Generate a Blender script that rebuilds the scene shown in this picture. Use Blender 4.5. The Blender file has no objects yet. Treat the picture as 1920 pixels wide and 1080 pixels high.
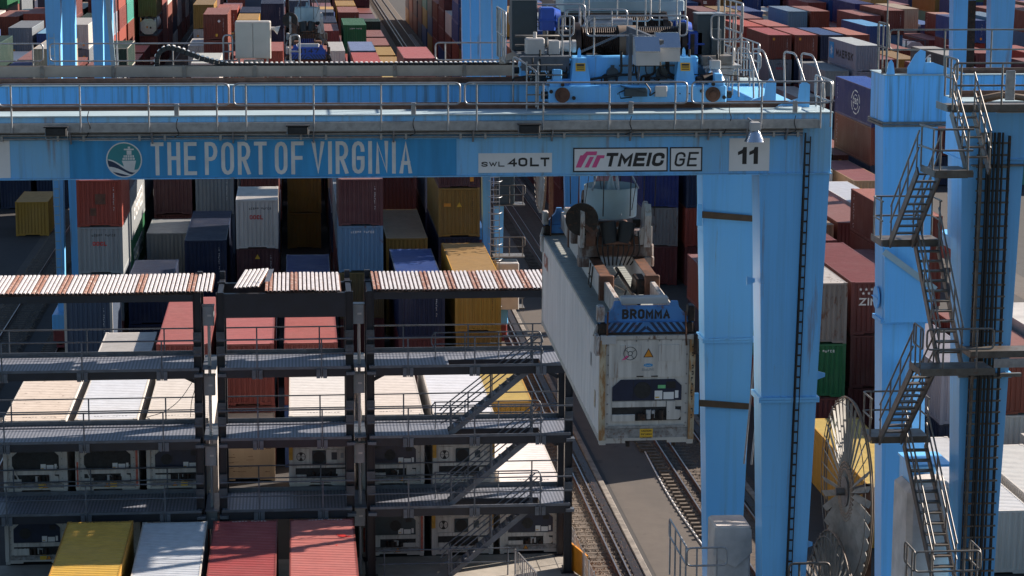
import bpy, math, random
import numpy as np
from mathutils import Vector, Matrix
random.seed(11)
SC = bpy.context.scene
COL = SC.collection
R = math.radians

# ------------------------------------------------------------------ camera, sky, sun, exposure
def look():
    f, cx, cy, vp, roll = 4400., 960., 540., (549., -235.), .004
    dy = Vector((vp[0]-cx, vp[1]-cy, f)).normalized()
    a = Vector((-roll, 1., 0.)); a.z = -a.dot(dy)/dy.z
    dd = a.normalized(); dx = dd.cross(dy)
    # camera axes (right, down, forward) written in world axes
    rows = (dx, dy, -dd)
    right = Vector([r.x for r in rows]); down = Vector([r.y for r in rows]); fwd = Vector([r.z for r in rows])
    m = Matrix.Identity(4)
    for i in range(3):
        m[i][0] = right[i]; m[i][1] = -down[i]; m[i][2] = -fwd[i]
    return m, rows
CAMZ = 26.8
cam = bpy.data.cameras.new('camera'); camo = bpy.data.objects.new('camera', cam); COL.objects.link(camo)
cm, ROWS = look(); camo.matrix_world = Matrix.Translation((0, 0, CAMZ)) @ cm
cam.sensor_width = 36; cam.lens = 4400/1920*36; cam.clip_start = 1; cam.clip_end = 9000
SC.camera = camo
SC.cycles.diffuse_bounces = 2; SC.cycles.glossy_bounces = 3; SC.cycles.max_bounces = 5
SUN_EL, SUN_AZ = R(26), R(24)          # azimuth measured from +X towards +Y
w = bpy.data.worlds.new('World'); SC.world = w; w.use_nodes = True
nt = w.node_tree; bg = nt.nodes['Background']
sky = nt.nodes.new('ShaderNodeTexSky'); sky.sky_type = 'NISHITA'; sky.sun_disc = False
sky.sun_elevation = SUN_EL; sky.sun_rotation = R(90)-SUN_AZ
sky.altitude = 0; sky.air_density = 1.0; sky.dust_density = .6; sky.ozone_density = 2.0
nt.links.new(sky.outputs[0], bg.inputs[0]); bg.inputs[1].default_value = .05
sl = bpy.data.lights.new('sun', 'SUN'); sl.energy = 5.0; sl.angle = R(.53); sl.color = (1, .88, .76)
so = bpy.data.objects.new('sun', sl); COL.objects.link(so)
so.rotation_euler = Vector((math.cos(SUN_EL)*math.cos(SUN_AZ), math.cos(SUN_EL)*math.sin(SUN_AZ), math.sin(SUN_EL))).to_track_quat('Z', 'Y').to_euler()
so.location = (60, 30, 60)
vs = SC.view_settings; vs.view_transform = 'Standard'; vs.look = 'None'; vs.gamma = 1; vs.exposure = 1.33; vs.use_curve_mapping = False

# ------------------------------------------------------------------ materials
def nodes(name):
    m = bpy.data.materials.new(name); m.use_nodes = True
    t = m.node_tree; return m, t, t.nodes['Principled BSDF']
def N(t, typ, **kw):
    n = t.nodes.new(typ)
    for k, v in kw.items():
        if k.startswith('i_'): n.inputs[int(k[2:])].default_value = v
        else: setattr(n, k, v)
    return n
def mixc(t, fac, a, b, blend='MIX'):
    n = t.nodes.new('ShaderNodeMix'); n.data_type = 'RGBA'; n.blend_type = blend
    for s, v in ((0, fac), (6, a), (7, b)):
        if hasattr(v, 'links'): t.links.new(v, n.inputs[s])
        else: n.inputs[s].default_value = v
    return n.outputs[2]
def c4(c): return (c[0], c[1], c[2], 1)
def noise(t, scale, stretch=(1, 1, 1), detail=4, rough=.55, rand=False):
    tc = t.nodes.new('ShaderNodeTexCoord'); mp = t.nodes.new('ShaderNodeMapping'); mp.inputs[3].default_value = stretch
    t.links.new(tc.outputs['Object'], mp.inputs[0])
    if rand:
        oi = t.nodes.new('ShaderNodeObjectInfo'); ml = N(t, 'ShaderNodeMath', operation='MULTIPLY', i_1=91.)
        t.links.new(oi.outputs['Random'], ml.inputs[0]); t.links.new(ml.outputs[0], mp.inputs[1])
    n = N(t, 'ShaderNodeTexNoise'); n.inputs['Scale'].default_value = scale; n.inputs['Detail'].default_value = detail; n.inputs['Roughness'].default_value = rough
    t.links.new(mp.outputs[0], n.inputs['Vector']); return n.outputs[0]
def ramp(t, src, a, b, va=0., vb=1.):
    n = N(t, 'ShaderNodeMapRange'); n.inputs[1].default_value = a; n.inputs[2].default_value = b; n.inputs[3].default_value = va; n.inputs[4].default_value = vb
    t.links.new(src, n.inputs[0]); return n.outputs[0]
def mul(t, a, b):
    n = N(t, 'ShaderNodeMath', operation='MULTIPLY')
    for s, v in ((0, a), (1, b)):
        if hasattr(v, 'links'): t.links.new(v, n.inputs[s])
        else: n.inputs[s].default_value = v
    return n.outputs[0]
def bump(t, p, src, strength=.3, dist=.02):
    b = N(t, 'ShaderNodeBump'); b.inputs['Strength'].default_value = strength; b.inputs['Distance'].default_value = dist
    t.links.new(src, b.inputs['Height']); t.links.new(b.outputs[0], p.inputs['Normal'])
def plain(name, col, rough=.5, metal=0., var=.15, vscale=3., rust=0., rustcol=(.13, .05, .022), streak=None, emit=0):
    m, t, p = nodes(name)
    p.inputs['Roughness'].default_value = rough; p.inputs['Metallic'].default_value = metal
    n1 = noise(t, vscale, streak or (1, 1, 1), 5)
    dark = tuple(c*(1-2.2*var) for c in col)
    c = mixc(t, ramp(t, n1, .3, .62), c4(dark), c4(col))
    if rust > 0:
        n2 = noise(t, vscale*1.7, streak or (1, 1, 1), 8, .68)
        c = mixc(t, ramp(t, n2, .62-.22*rust, .72-.2*rust, 0, .85), c, c4(rustcol))
    t.links.new(c, p.inputs['Base Color'])
    return m
# container paint: the colour (and in alpha the amount of wear) comes from each object
def container_paint(name, rough=.46):
    m, t, p = nodes(name); p.inputs['Specular IOR Level'].default_value = .3
    oi = t.nodes.new('ShaderNodeObjectInfo')
    n1 = noise(t, 1.1, (2.2, 2.2, .35), 5, .6, True)
    c = mixc(t, ramp(t, n1, .35, .8, .0, .25), oi.outputs['Color'], c4((.05, .042, .04)))
    n3 = noise(t, .6, (1, 1, 1), 3, .5, True)
    c = mixc(t, ramp(t, n3, .5, .8, 0, .07), c, c4((.5, .44, .4)))
    n2 = noise(t, 2.3, (1.6, 1.6, .6), 9, .72, True)
    thr = N(t, 'ShaderNodeMapRange'); thr.inputs[3].default_value = 0; thr.inputs[4].default_value = .9
    lo = N(t, 'ShaderNodeMath', operation='MULTIPLY_ADD', i_1=-.22, i_2=.77); t.links.new(oi.outputs['Alpha'], lo.inputs[0])
    hi = N(t, 'ShaderNodeMath', operation='ADD', i_1=.09); t.links.new(lo.outputs[0], hi.inputs[0])
    t.links.new(n2, thr.inputs[0]); t.links.new(lo.outputs[0], thr.inputs[1]); t.links.new(hi.outputs[0], thr.inputs[2])
    c = mixc(t, thr.outputs[0], c, c4((.11, .045, .022)))
    t.links.new(c, p.inputs['Base Color'])
    t.links.new(ramp(t, n1, .2, .8, rough-.08, rough+.18), p.inputs['Roughness'])
    return m
M = {}
M['paint'] = container_paint('container_paint')
BLUE = (.16, .51, .92)
def blue_paint(name, dirt=.25, rustamt=.0, green=0.):
    m, t, p = nodes(name)
    n1 = noise(t, .5, (1, 1, .25), 4, .5)
    c = mixc(t, ramp(t, n1, .3, .7), c4((.13, .45, .87)), c4(BLUE))
    n2 = noise(t, 1.6, (3.2, 3.2, .09), 6, .62)
    c = mixc(t, ramp(t, n2, .5, .8, 0, dirt*2.2), c, c4((.10, .15, .17)))
    if green:
        n4 = noise(t, .33, (1, 1, .5), 4, .6)
        c = mixc(t, ramp(t, n4, .38, .7, 0, green), c, c4((.26, .44, .50)))
    if rustamt:
        n3 = noise(t, 1.1, (2.4, 2.4, .16), 9, .7)
        c = mixc(t, ramp(t, n3, .63-.1*rustamt, .76-.1*rustamt, 0, .75), c, c4((.22, .12, .05)))
    t.links.new(c, p.inputs['Base Color']); p.inputs['Roughness'].default_value = .36
    return m
M['blue'] = blue_paint('crane_blue_paint', .14, .28, .2)
M['blue_dirty'] = blue_paint('weathered_crane_blue_paint', .36, .7, .8)
M['blue_stain'] = blue_paint('streaked_crane_blue_paint', .75, .15, .1)
M['galv'] = plain('galvanised_steel', (.36, .37, .39), .38, .55, .14, 6)
M['galv_old'] = plain('weathered_galvanised_steel', (.18, .172, .162), .5, .4, .16, 4, .22)
M['stair'] = plain('weathered_stair_steel', (.135, .122, .108), .48, .35, .2, 3, .3)
M['dark'] = plain('dark_rack_paint', (.009, .012, .021), .5, 0, .2, 2)
M['rackgrey'] = plain('grey_rack_steel', (.115, .13, .155), .5, .3, .15, 3)
M['plate'] = plain('dull_bolt_plate', (.075, .085, .10), .5, .2, .15, 3)
M['black'] = plain('black_rubber', (.012, .012, .013), .6, 0, .1)
M['darkbay'] = plain('dark_machine_bay', (.02, .021, .023), .6, 0, .3, 9)
M['navy'] = plain('navy_panel', (.012, .022, .055), .35, 0, .15)
M['white'] = plain('white_sign_paint', (.74, .73, .72), .5, 0, .04, 2)
M['letterw'] = plain('white_lettering', (.70, .69, .67), .55, 0, .08, 3)
M['ink'] = plain('black_lettering', (.013, .013, .015), .5, 0, .05)
M['red'] = plain('red_lettering', (.5, .03, .03), .5, 0, .1)
M['pink'] = plain('magenta_lettering', (.72, .085, .26), .5, 0, .05)
M['signblue'] = plain('blue_banner_vinyl', (.03, .30, .62), .5, 0, .12, 2, 0, streak=(2, 2, .2))
M['teal'] = plain('teal_print', (.03, .24, .27), .5, 0, .05)
M['navyink'] = plain('navy_print', (.012, .03, .075), .5, 0, .05)
M['yellow'] = plain('yellow_label', (.72, .42, .03), .5, 0, .1)
M['orange'] = plain('orange_label', (.72, .27, .02), .5, 0, .1)
M['green'] = plain('green_label', (.2, .6, .25), .5)
M['reefer'] = plain('white_reefer_paint', (.60, .57, .53), .45, 0, .16, 1.6, .12, (.20, .10, .05), streak=(3.5, 3.5, .25))
M['reefergrey'] = plain('dirty_grey_sill', (.34, .33, .32), .6, 0, .3, 5, .3)
M['rustpost'] = plain('rust_stained_post', (.52, .44, .31), .5, 0, .2, 3, .75, (.30, .13, .03), streak=(1.5, 1.5, .4))
M['yellowpost'] = plain('yellow_post', (.6, .33, .04), .5, 0, .2, 3, .2)
M['redstripe'] = plain('faded_red_tape', (.55, .12, .08), .5, 0, .25, 9)
def road(name, col, stain):
    m, t, p = nodes(name); p.inputs['Roughness'].default_value = .85
    n0 = noise(t, .8, (1, 1, 1), 8, .7); c = mixc(t, ramp(t, n0, .3, .7), c4(tuple(x*.72 for x in col)), c4(col))
    n1 = noise(t, .22, (1.4, .25, 1), 5, .6); c = mixc(t, ramp(t, n1, .5, .72, 0, .55), c, c4(stain))          # tyre-darkened strips along the lane
    n2 = noise(t, .9, (1, 1, 1), 2, .4); c = mixc(t, ramp(t, n2, .68, .72, 0, .6), c, c4(tuple(x*.35 for x in col)))   # oil spots
    n3 = noise(t, 30, (1, 1, 1), 2, .5); bump(t, p, n3, .3, .01)
    t.links.new(c, p.inputs['Base Color']); return m
M['asphalt'] = road('asphalt', (.042, .039, .038), (.02, .02, .021))
M['lane'] = road('lane_asphalt', (.085, .070, .059), (.05, .044, .04))
M['ballast'] = plain('ballast', (.085, .064, .049), .95, 0, .3, 5)
M['stone'] = plain('ballast_stone', (.16, .122, .092), .9, 0, .25, 2)
M['kerb'] = plain('dirty_concrete_kerb', (.21, .185, .16), .85, 0, .25, 2.5)
M['concrete'] = plain('concrete', (.34, .31, .27), .8, 0, .14, .9)
M['wood'] = plain('weathered_sleeper', (.105, .08, .06), .85, 0, .25, 4)
M['rail'] = plain('rusty_rail', (.16, .085, .06), .5, .5, .2, 5)
M['railtop'] = plain('worn_rail_head', (.36, .33, .31), .3, .8, .1, 5)
M['brown'] = plain('brown_timber_band', (.085, .055, .03), .7, 0, .15)
M['rust'] = plain('rusty_steel', (.15, .07, .045), .65, .2, .3, 3, .5)
M['rustwhite'] = plain('rust_streaked_white_paint', (.50, .47, .45), .5, 0, .2, 2, .55, (.15, .06, .03), streak=(2, 2, .5))
M['rustdark'] = plain('dark_rust_streaked_paint', (.26, .23, .22), .5, 0, .3, 2.5, .9, (.09, .04, .025), streak=(2, 2, .6))
M['whiteroof'] = plain('white_roof_sheet', (.66, .63, .63), .45, .1, .10, 3, .25, (.30, .13, .06))
M['rustroof'] = plain('rusty_roof_sheet', (.66, .60, .56), .6, 0, .10, 3.4, 1.25, (.23, .065, .018), streak=(1.3, .9, 1))
M['drum'] = plain('greased_rope_drum', (.055, .038, .032), .45, .5, .25, 6)
M['motor'] = plain('blue_motor_paint', (.012, .075, .42), .35, 0, .12)
M['cabinet'] = plain('dark_teal_cabinet', (.022, .045, .062), .4, 0, .1)
M['palegrey'] = plain('pale_grey_house_paint', (.36, .46, .50), .45, 0, .08, 1)
M['lightgrey'] = plain('light_grey_enamel', (.48, .47, .46), .4, 0, .06, 2)
M['steelbox'] = plain('brushed_steel_cabinet', (.47, .43, .385), .35, .1, .05, 2)
M['jbox'] = plain('grey_junction_box', (.24, .27, .29), .4, .1, .07)
M['lampglass'] = plain('lamp_reflector', (.62, .66, .72), .12, .9, .03)
M['tarp'] = plain('grey_tarpaulin', (.58, .53, .50), .75, 0, .14, 1.5)
M['redmachine'] = plain('red_bogie_paint', (.22, .03, .03), .5, 0, .2)
M['reel'] = plain('zinc_reel_spoke', (.25, .245, .23), .62, .0, .18, 2.5)
M['cable'] = plain('brown_cable', (.20, .145, .105), .6, 0, .15)
M['beige'] = plain('beige_trough_paint', (.30, .26, .22), .5, 0, .12, 2)
M['bluegear'] = plain('spreader_blue_paint', (.06, .22, .52), .45, 0, .2, 2, .25)
M['grease'] = plain('greased_steel', (.035, .028, .026), .5, .4, .3, 5, .3)
M['tank'] = plain('white_tank_paint', (.62, .60, .57), .4, 0, .1)

# ------------------------------------------------------------------ mesh building
class MB:
    def __init__(s): s.v = []; s.f = []; s.m = []; s.s = []
    def add(s, vs, fs, mi=0, smooth=False):
        o = len(s.v); s.v += [tuple(v) for v in vs]
        s.f += [tuple(i+o for i in f) for f in fs]; s.m += [mi]*len(fs); s.s += [smooth]*len(fs)
        return s
    def box(s, x0, x1, y0, y1, z0, z1, mi=0):
        return s.add([(x0, y0, z0), (x1, y0, z0), (x1, y1, z0), (x0, y1, z0), (x0, y0, z1), (x1, y0, z1), (x1, y1, z1), (x0, y1, z1)],
                     [(0, 3, 2, 1), (4, 5, 6, 7), (0, 1, 5, 4), (1, 2, 6, 5), (2, 3, 7, 6), (3, 0, 4, 7)], mi)
    def bbox(s, x0, x1, y0, y1, z0, z1, b=.03, mi=0):
        # a box with chamfered vertical and top edges
        def ring(i, z): return [(x0+i+b, y0+i, z), (x1-i-b, y0+i, z), (x1-i, y0+i+b, z), (x1-i, y1-i-b, z), (x1-i-b, y1-i, z), (x0+i+b, y1-i, z), (x0+i, y1-i-b, z), (x0+i, y0+i+b, z)]
        vs = ring(0, z0)+ring(0, z1-b)+ring(b, z1); fs = [tuple(range(7, -1, -1)), tuple(range(16, 24))]
        for k in (0, 8):
            for i in range(8): j = (i+1) % 8; fs.append((k+i, k+j, k+8+j, k+8+i))
        return s.add(vs, fs, mi)
    def frustum(s, r0, z0, r1, z1, mi=0):
        # r = (x0, x1, y0, y1) at two heights
        vs = []
        for r, z in ((r0, z0), (r1, z1)): vs += [(r[0], r[2], z), (r[1], r[2], z), (r[1], r[3], z), (r[0], r[3], z)]
        return s.add(vs, [(0, 3, 2, 1), (4, 5, 6, 7), (0, 1, 5, 4), (1, 2, 6, 5), (2, 3, 7, 6), (3, 0, 4, 7)], mi)
    def bar(s, a, b, w, h, up=(0, 0, 1), mi=0):
        a = Vector(a); b = Vector(b); d = (b-a).normalized(); u = Vector(up)
        if abs(d.dot(u)) > .98: u = Vector((0, 1, 0))
        x = d.cross(u).normalized(); u = x.cross(d).normalized(); vs = []
        for p in (a, b):
            for sx, sz in ((-1, -1), (1, -1), (1, 1), (-1, 1)): vs.append(p+x*(sx*w/2)+u*(sz*h/2))
        return s.add(vs, [(0, 1, 2, 3), (7, 6, 5, 4), (0, 4, 5, 1), (1, 5, 6, 2), (2, 6, 7, 3), (3, 7, 4, 0)], mi)
    def tube(s, pts, r, n=6, mi=0, close=False):
        P = [Vector(p) for p in pts]; k = len(P); rings = []; u = None
        for i, p in enumerate(P):
            if close: d = (P[(i+1) % k]-P[i-1]).normalized()
            else: d = (P[min(i+1, k-1)]-P[max(i-1, 0)]).normalized()
            if u is None:
                u = Vector((0, 0, 1)) if abs(d.z) < .9 else Vector((0, 1, 0))
            u = (u-d*u.dot(d)).normalized(); v = d.cross(u)
            rings.append([p+(u*math.cos(2*math.pi*j/n)+v*math.sin(2*math.pi*j/n))*r for j in range(n)])
        vs = [q for g in rings for q in g]; fs = []
        for i in range(k if close else k-1):
            a = i*n; b = ((i+1) % k)*n
            for j in range(n): fs.append((a+j, a+(j+1) % n, b+(j+1) % n, b+j))
        s.add(vs, fs, mi, True)
        if not close: s.add(rings[0], [tuple(range(n-1, -1, -1))], mi); s.add(rings[-1], [tuple(range(n))], mi)
        return s
    def cyl(s, a, b, r0, r1=None, n=20, mi=0, cap=True):
        r1 = r0 if r1 is None else r1
        a = Vector(a); b = Vector(b); d = (b-a).normalized(); u = Vector((0, 0, 1)) if abs(d.z) < .9 else Vector((0, 1, 0))
        x = d.cross(u).normalized(); u = x.cross(d); A = []; B = []
        for j in range(n):
            q = x*math.cos(2*math.pi*j/n)+u*math.sin(2*math.pi*j/n); A.append(a+q*r0); B.append(b+q*r1)
        s.add(A+B, [(j, (j+1) % n, n+(j+1) % n, n+j) for j in range(n)], mi, True)
        if cap: s.add(A, [tuple(range(n-1, -1, -1))], mi); s.add(B, [tuple(range(n))], mi)
        return s
    def prism(s, poly, y0, y1, mi=0):
        # polygon in (x, z), extruded along y
        n = len(poly); vs = [(p[0], y0, p[1]) for p in poly]+[(p[0], y1, p[1]) for p in poly]
        ar = sum(poly[i][0]*poly[(i+1) % n][1]-poly[(i+1) % n][0]*poly[i][1] for i in range(n))
        fs = [tuple(range(n)), tuple(range(2*n-1, n-1, -1))]+[(i, i+n, (i+1) % n+n, (i+1) % n) for i in range(n)]
        if ar < 0: fs = [tuple(reversed(f)) for f in fs]
        return s.add(vs, fs, mi)
    def prismx(s, poly, x0, x1, mi=0):
        # polygon in (y, z), extruded along x
        n = len(poly); vs = [(x0, p[0], p[1]) for p in poly]+[(x1, p[0], p[1]) for p in poly]
        ar = sum(poly[i][0]*poly[(i+1) % n][1]-poly[(i+1) % n][0]*poly[i][1] for i in range(n))
        fs = [tuple(range(n-1, -1, -1)), tuple(range(n, 2*n))]+[(i, (i+1) % n, (i+1) % n+n, i+n) for i in range(n)]
        if ar < 0: fs = [tuple(reversed(f)) for f in fs]
        return s.add(vs, fs, mi)
    def mesh(s, name, off=(0, 0, 0)):
        me = bpy.data.meshes.new(name)
        me.from_pydata([(v[0]-off[0], v[1]-off[1], v[2]-off[2]) for v in s.v], [], s.f)
        me.polygons.foreach_set('material_index', s.m); me.polygons.foreach_set('use_smooth', s.s); me.update()
        return me
WL = {}
def link(o, parent=None):
    COL.objects.link(o)
    if parent is not None: o.parent = parent
    return o
def tag(o, label=None, cat=None, group=None, kind=None):
    if label: o['label'] = label
    if cat: o['category'] = cat
    if group: o['group'] = group
    if kind: o['kind'] = kind
    return o
def thing(name, label, cat, loc=(0, 0, 0), group=None, rz=0):
    o = bpy.data.objects.new(name, None); o.empty_display_size = .2; link(o); o.location = loc; o.rotation_euler.z = rz
    WL[o] = tuple(loc); return tag(o, label, cat, group)
def part(name, mb, mat, parent=None, label=None, kind=None):
    """geometry given in world coordinates; becomes a child of parent"""
    off = WL.get(parent, (0, 0, 0))
    me = mb.mesh(name, off)
    for m_ in (mat if isinstance(mat, (list, tuple)) else [mat]): me.materials.append(M[m_] if isinstance(m_, str) else m_)
    o = bpy.data.objects.new(name, me); link(o, parent); WL[o] = off
    return tag(o, label, None, None, kind)
def inst(name, me, parent, loc=(0, 0, 0), color=None):
    o = bpy.data.objects.new(name, me); link(o, parent); o.location = loc
    if color: o.color = color
    return o
def copy_tree(o, parent=None):
    c = o.copy(); COL.objects.link(c)
    if parent is not None: c.parent = parent
    for ch in list(o.children): copy_tree(ch, c)
    return c
def fillet(pts, r=.12, seg=4, close=False):
    P = [Vector(p) for p in pts]; out = []; n = len(P)
    for i, p in enumerate(P):
        if not close and i in (0, n-1): out.append(p); continue
        a = (P[i-1]-p); b = (P[(i+1) % n]-p); ra = min(r, a.length*.49, b.length*.49)
        a = p+a.normalized()*ra; b = p+b.normalized()*ra
        for k in range(seg+1):
            q = k/seg; out.append(a*(1-q)**2+p*2*q*(1-q)+b*q*q)
    return out
TXT = {}
def text_mesh(body, bold=.0, shear=0.):
    k = (body, bold, shear)
    if k not in TXT:
        cu = bpy.data.curves.new('lettering', 'FONT'); cu.body = body; cu.offset = bold; cu.shear = shear; cu.resolution_u = 3
        ob = bpy.data.objects.new('lettering', cu); COL.objects.link(ob); bpy.context.view_layer.update()
        me = bpy.data.meshes.new_from_object(ob.evaluated_get(bpy.context.evaluated_depsgraph_get()))
        bpy.data.objects.remove(ob); bpy.data.curves.remove(cu)
        xs = [v.co.x for v in me.vertices]; ys = [v.co.y for v in me.vertices]
        x0, y0, wd, hg = min(xs), min(ys), max(xs)-min(xs), max(ys)-min(ys)
        for v in me.vertices: v.co = ((v.co.x-x0)/wd, (v.co.y-y0)/hg, 0)
        me.name = 'lettering'; TXT[k] = me
    return TXT[k]
def text(body, x0, x1, z0, z1, y, mat, parent, bold=0., shear=0., face='front', name='lettering'):
    """flat lettering fitted to a rectangle of a wall that faces -y (front), or -x (left: x is then a y range), or up (top)"""
    me = text_mesh(body, bold, shear)
    key = (body, bold, shear, mat)
    if key not in TXT:
        m2 = me.copy(); m2.materials.clear(); m2.materials.append(M[mat]); TXT[key] = m2
    o = bpy.data.objects.new(name, TXT[key]); link(o, parent); off = Vector(WL.get(parent, (0, 0, 0)))
    if face == 'front': mt = Matrix(((x1-x0, 0, 0, x0), (0, 0, -1, y), (0, z1-z0, 0, z0), (0, 0, 0, 1)))
    elif face == 'left': mt = Matrix(((0, 0, -1, y), (x1-x0, 0, 0, x0), (0, z1-z0, 0, z0), (0, 0, 0, 1)))
    elif face == 'right': mt = Matrix(((0, 0, 1, y), (x1-x0, 0, 0, x0), (0, z1-z0, 0, z0), (0, 0, 0, 1)))
    else: mt = Matrix(((x1-x0, 0, 0, x0), (0, z1-z0, 0, z0), (0, 0, 1, y), (0, 0, 0, 1)))
    o.matrix_basis = Matrix.Translation(-off) @ mt
    return o

# block letters drawn as strokes of even thickness: points on a 0..1 grid, arcs given as polylines
def _arc(cx, cz, rx, rz, a0, a1, n=6): return [(cx+rx*math.cos(R(a0+(a1-a0)*i/n)), cz+rz*math.sin(R(a0+(a1-a0)*i/n))) for i in range(n+1)]
_O = [(0, .5), (0, .78)]+_arc(.5, .78, .5, .22, 180, 0)+[(1, .22)]+_arc(.5, .22, .5, .22, 0, -180)+[(0, .5)]
_B1 = [(0, 0), (0, 1), (.55, 1)]+_arc(.55, .77, .42, .23, 90, -90)+[(0, .54)]
GL = {'T': [[(0, 1), (1, 1)], [(.5, 1), (.5, 0)]], 'H': [[(0, 0), (0, 1)], [(1, 0), (1, 1)], [(0, .52), (1, .52)]], 'E': [[(1, 1), (0, 1), (0, 0), (1, 0)], [(0, .52), (.85, .52)]], 'F': [[(1, 1), (0, 1), (0, 0)], [(0, .5), (.85, .5)]],
 'P': [[(0, 0), (0, 1), (.5, 1)]+_arc(.5, .74, .5, .26, 90, -90)+[(0, .48)]], 'R': [[(0, 0), (0, 1), (.5, 1)]+_arc(.5, .74, .5, .26, 90, -90)+[(0, .48)], [(.45, .48), (1, 0)]], 'B': [_B1, [(.5, .54)]+_arc(.55, .27, .45, .27, 90, -90)+[(0, 0)]],
 'O': [_O], '0': [_O], 'V': [[(0, 1), (.5, 0), (1, 1)]], 'I': [[(.5, 0), (.5, 1)]], 'G': [[(1, .76)]+_arc(.5, .78, .5, .22, 0, 180)+[(0, .22)]+_arc(.5, .22, .5, .22, 180, 360)+[(1, .48), (.55, .48)]], 'N': [[(0, 0), (0, 1), (1, 0), (1, 1)]], 'A': [[(0, 0), (.5, 1), (1, 0)], [(.2, .3), (.8, .3)]],
 'M': [[(0, 0), (0, 1), (.5, .3), (1, 1), (1, 0)]], 'C': [[(1, .74)]+_arc(.5, .78, .5, .22, 0, 180)+[(0, .22)]+_arc(.5, .22, .5, .22, 180, 360)+[(1, .26)]], 'S': [[(1, .78)]+_arc(.5, .78, .5, .22, 0, 180)+[(.08, .66), (.92, .36)]+_arc(.5, .22, .5, .22, 20, -180)], 'W': [[(0, 1), (.25, 0), (.5, .8), (.75, 0), (1, 1)]], 'L': [[(0, 1), (0, 0), (1, 0)]],
 'K': [[(0, 0), (0, 1)], [(1, 1), (.05, .45)], [(.35, .6), (1, 0)]], 'Z': [[(0, 1), (1, 1), (0, 0), (1, 0)]], '4': [[(.75, 0), (.75, 1), (0, .3), (1, .3)]], '1': [[(.2, .8), (.55, 1), (.55, 0)]], '7': [[(0, 1), (1, 1), (.4, 0)]], '8': [_arc(.5, .76, .45, .24, 0, 360, 12), _arc(.5, .26, .5, .26, 0, 360, 12)], 'Y': [[(0, 1), (.5, .45), (1, 1)], [(.5, .45), (.5, 0)]]}
def strokes(body, x0, x1, z0, z1, y, mat, parent, th, gap=.28, space=.55, shear=0., face='front', name='lettering'):
    """th: stroke thickness in metres; gap: space between letters as a share of the letter width"""
    wid = {'I': .0, 'M': 1.2, 'W': 1.3, '1': .7}; adv = []; tot = 0
    for i, ch in enumerate(body):
        a_ = space if ch == ' ' else wid.get(ch, 1.0); adv.append(a_); tot += a_
        if i < len(body)-1 and ch != ' ' and body[i+1] != ' ': tot += gap
    sgn = 1 if x1 > x0 else -1; H = z1-z0-th; nth = sum(1 for c_ in body if c_ != ' '); U = (abs(x1-x0)-th*nth-abs(shear)*(z1-z0))/tot
    mb = MB(); cur = 0.
    sg_ = [0]
    def put(px, pz): 
        u = px+shear*(pz); X = x0+sgn*u
        return (X, y-sg_[0]*.0002, z0+pz) if face == 'front' else (y-sg_[0]*.0002, X, z0+pz)
    for i, ch in enumerate(body):
        if ch != ' ':
            w_ = adv[i]*U; sg_[0] = 0
            for st in GL[ch]:
                P = [(cur+th/2+p[0]*w_, th/2+p[1]*H) for p in st]; P = [p for i_, p in enumerate(P) if i_ == 0 or math.hypot(p[0]-P[i_-1][0], p[1]-P[i_-1][1]) > 1e-5]; n = len(P); L_ = []; R_ = []
                closed = math.hypot(P[0][0]-P[-1][0], P[0][1]-P[-1][1]) < 1e-6
                for j in range(n):
                    pa = P[j-1] if j > 0 else (P[-2] if closed else None); pb = P[j+1] if j < n-1 else (P[1] if closed else None); d = []
                    for q, s_ in ((pa, -1), (pb, 1)):
                        if q is not None: dx, dz = (q[0]-P[j][0])*s_, (q[1]-P[j][1])*s_; l_ = math.hypot(dx, dz); d.append((dx/l_, dz/l_))
                    if len(d) == 1: nx, nz, m_ = -d[0][1], d[0][0], 1.
                    else:
                        nx, nz = -(d[0][1]+d[1][1]), d[0][0]+d[1][0]; l_ = math.hypot(nx, nz)
                        if l_ < .15: nx, nz, m_ = -d[0][1], d[0][0], 1.
                        else: nx, nz = nx/l_, nz/l_; m_ = min(1/max(.2, abs(nx*-d[0][1]+nz*d[0][0])), 2.2)
                    ex_ = (0, 0)
                    if len(d) == 1 and not closed: s_ = -1 if j == 0 else 1; ex_ = (d[0][0]*s_*th*.5, d[0][1]*s_*th*.5)
                    L_.append((P[j][0]+ex_[0]+nx*m_*th/2, min(max(P[j][1]+ex_[1]+nz*m_*th/2, 0), H+th))); R_.append((P[j][0]+ex_[0]-nx*m_*th/2, min(max(P[j][1]+ex_[1]-nz*m_*th/2, 0), H+th)))
                for j in range(n-1):
                    sg_[0] += 1; mb.add([put(*R_[j]), put(*R_[j+1]), put(*L_[j+1]), put(*L_[j])], [(0, 1, 2, 3) if sgn > 0 or face != 'front' else (3, 2, 1, 0)])
            cur += w_+th
        else: cur += adv[i]*U
        if i < len(body)-1 and ch != ' ' and body[i+1] != ' ': cur += gap*U
    return part(name, mb, mat, parent)

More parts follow.
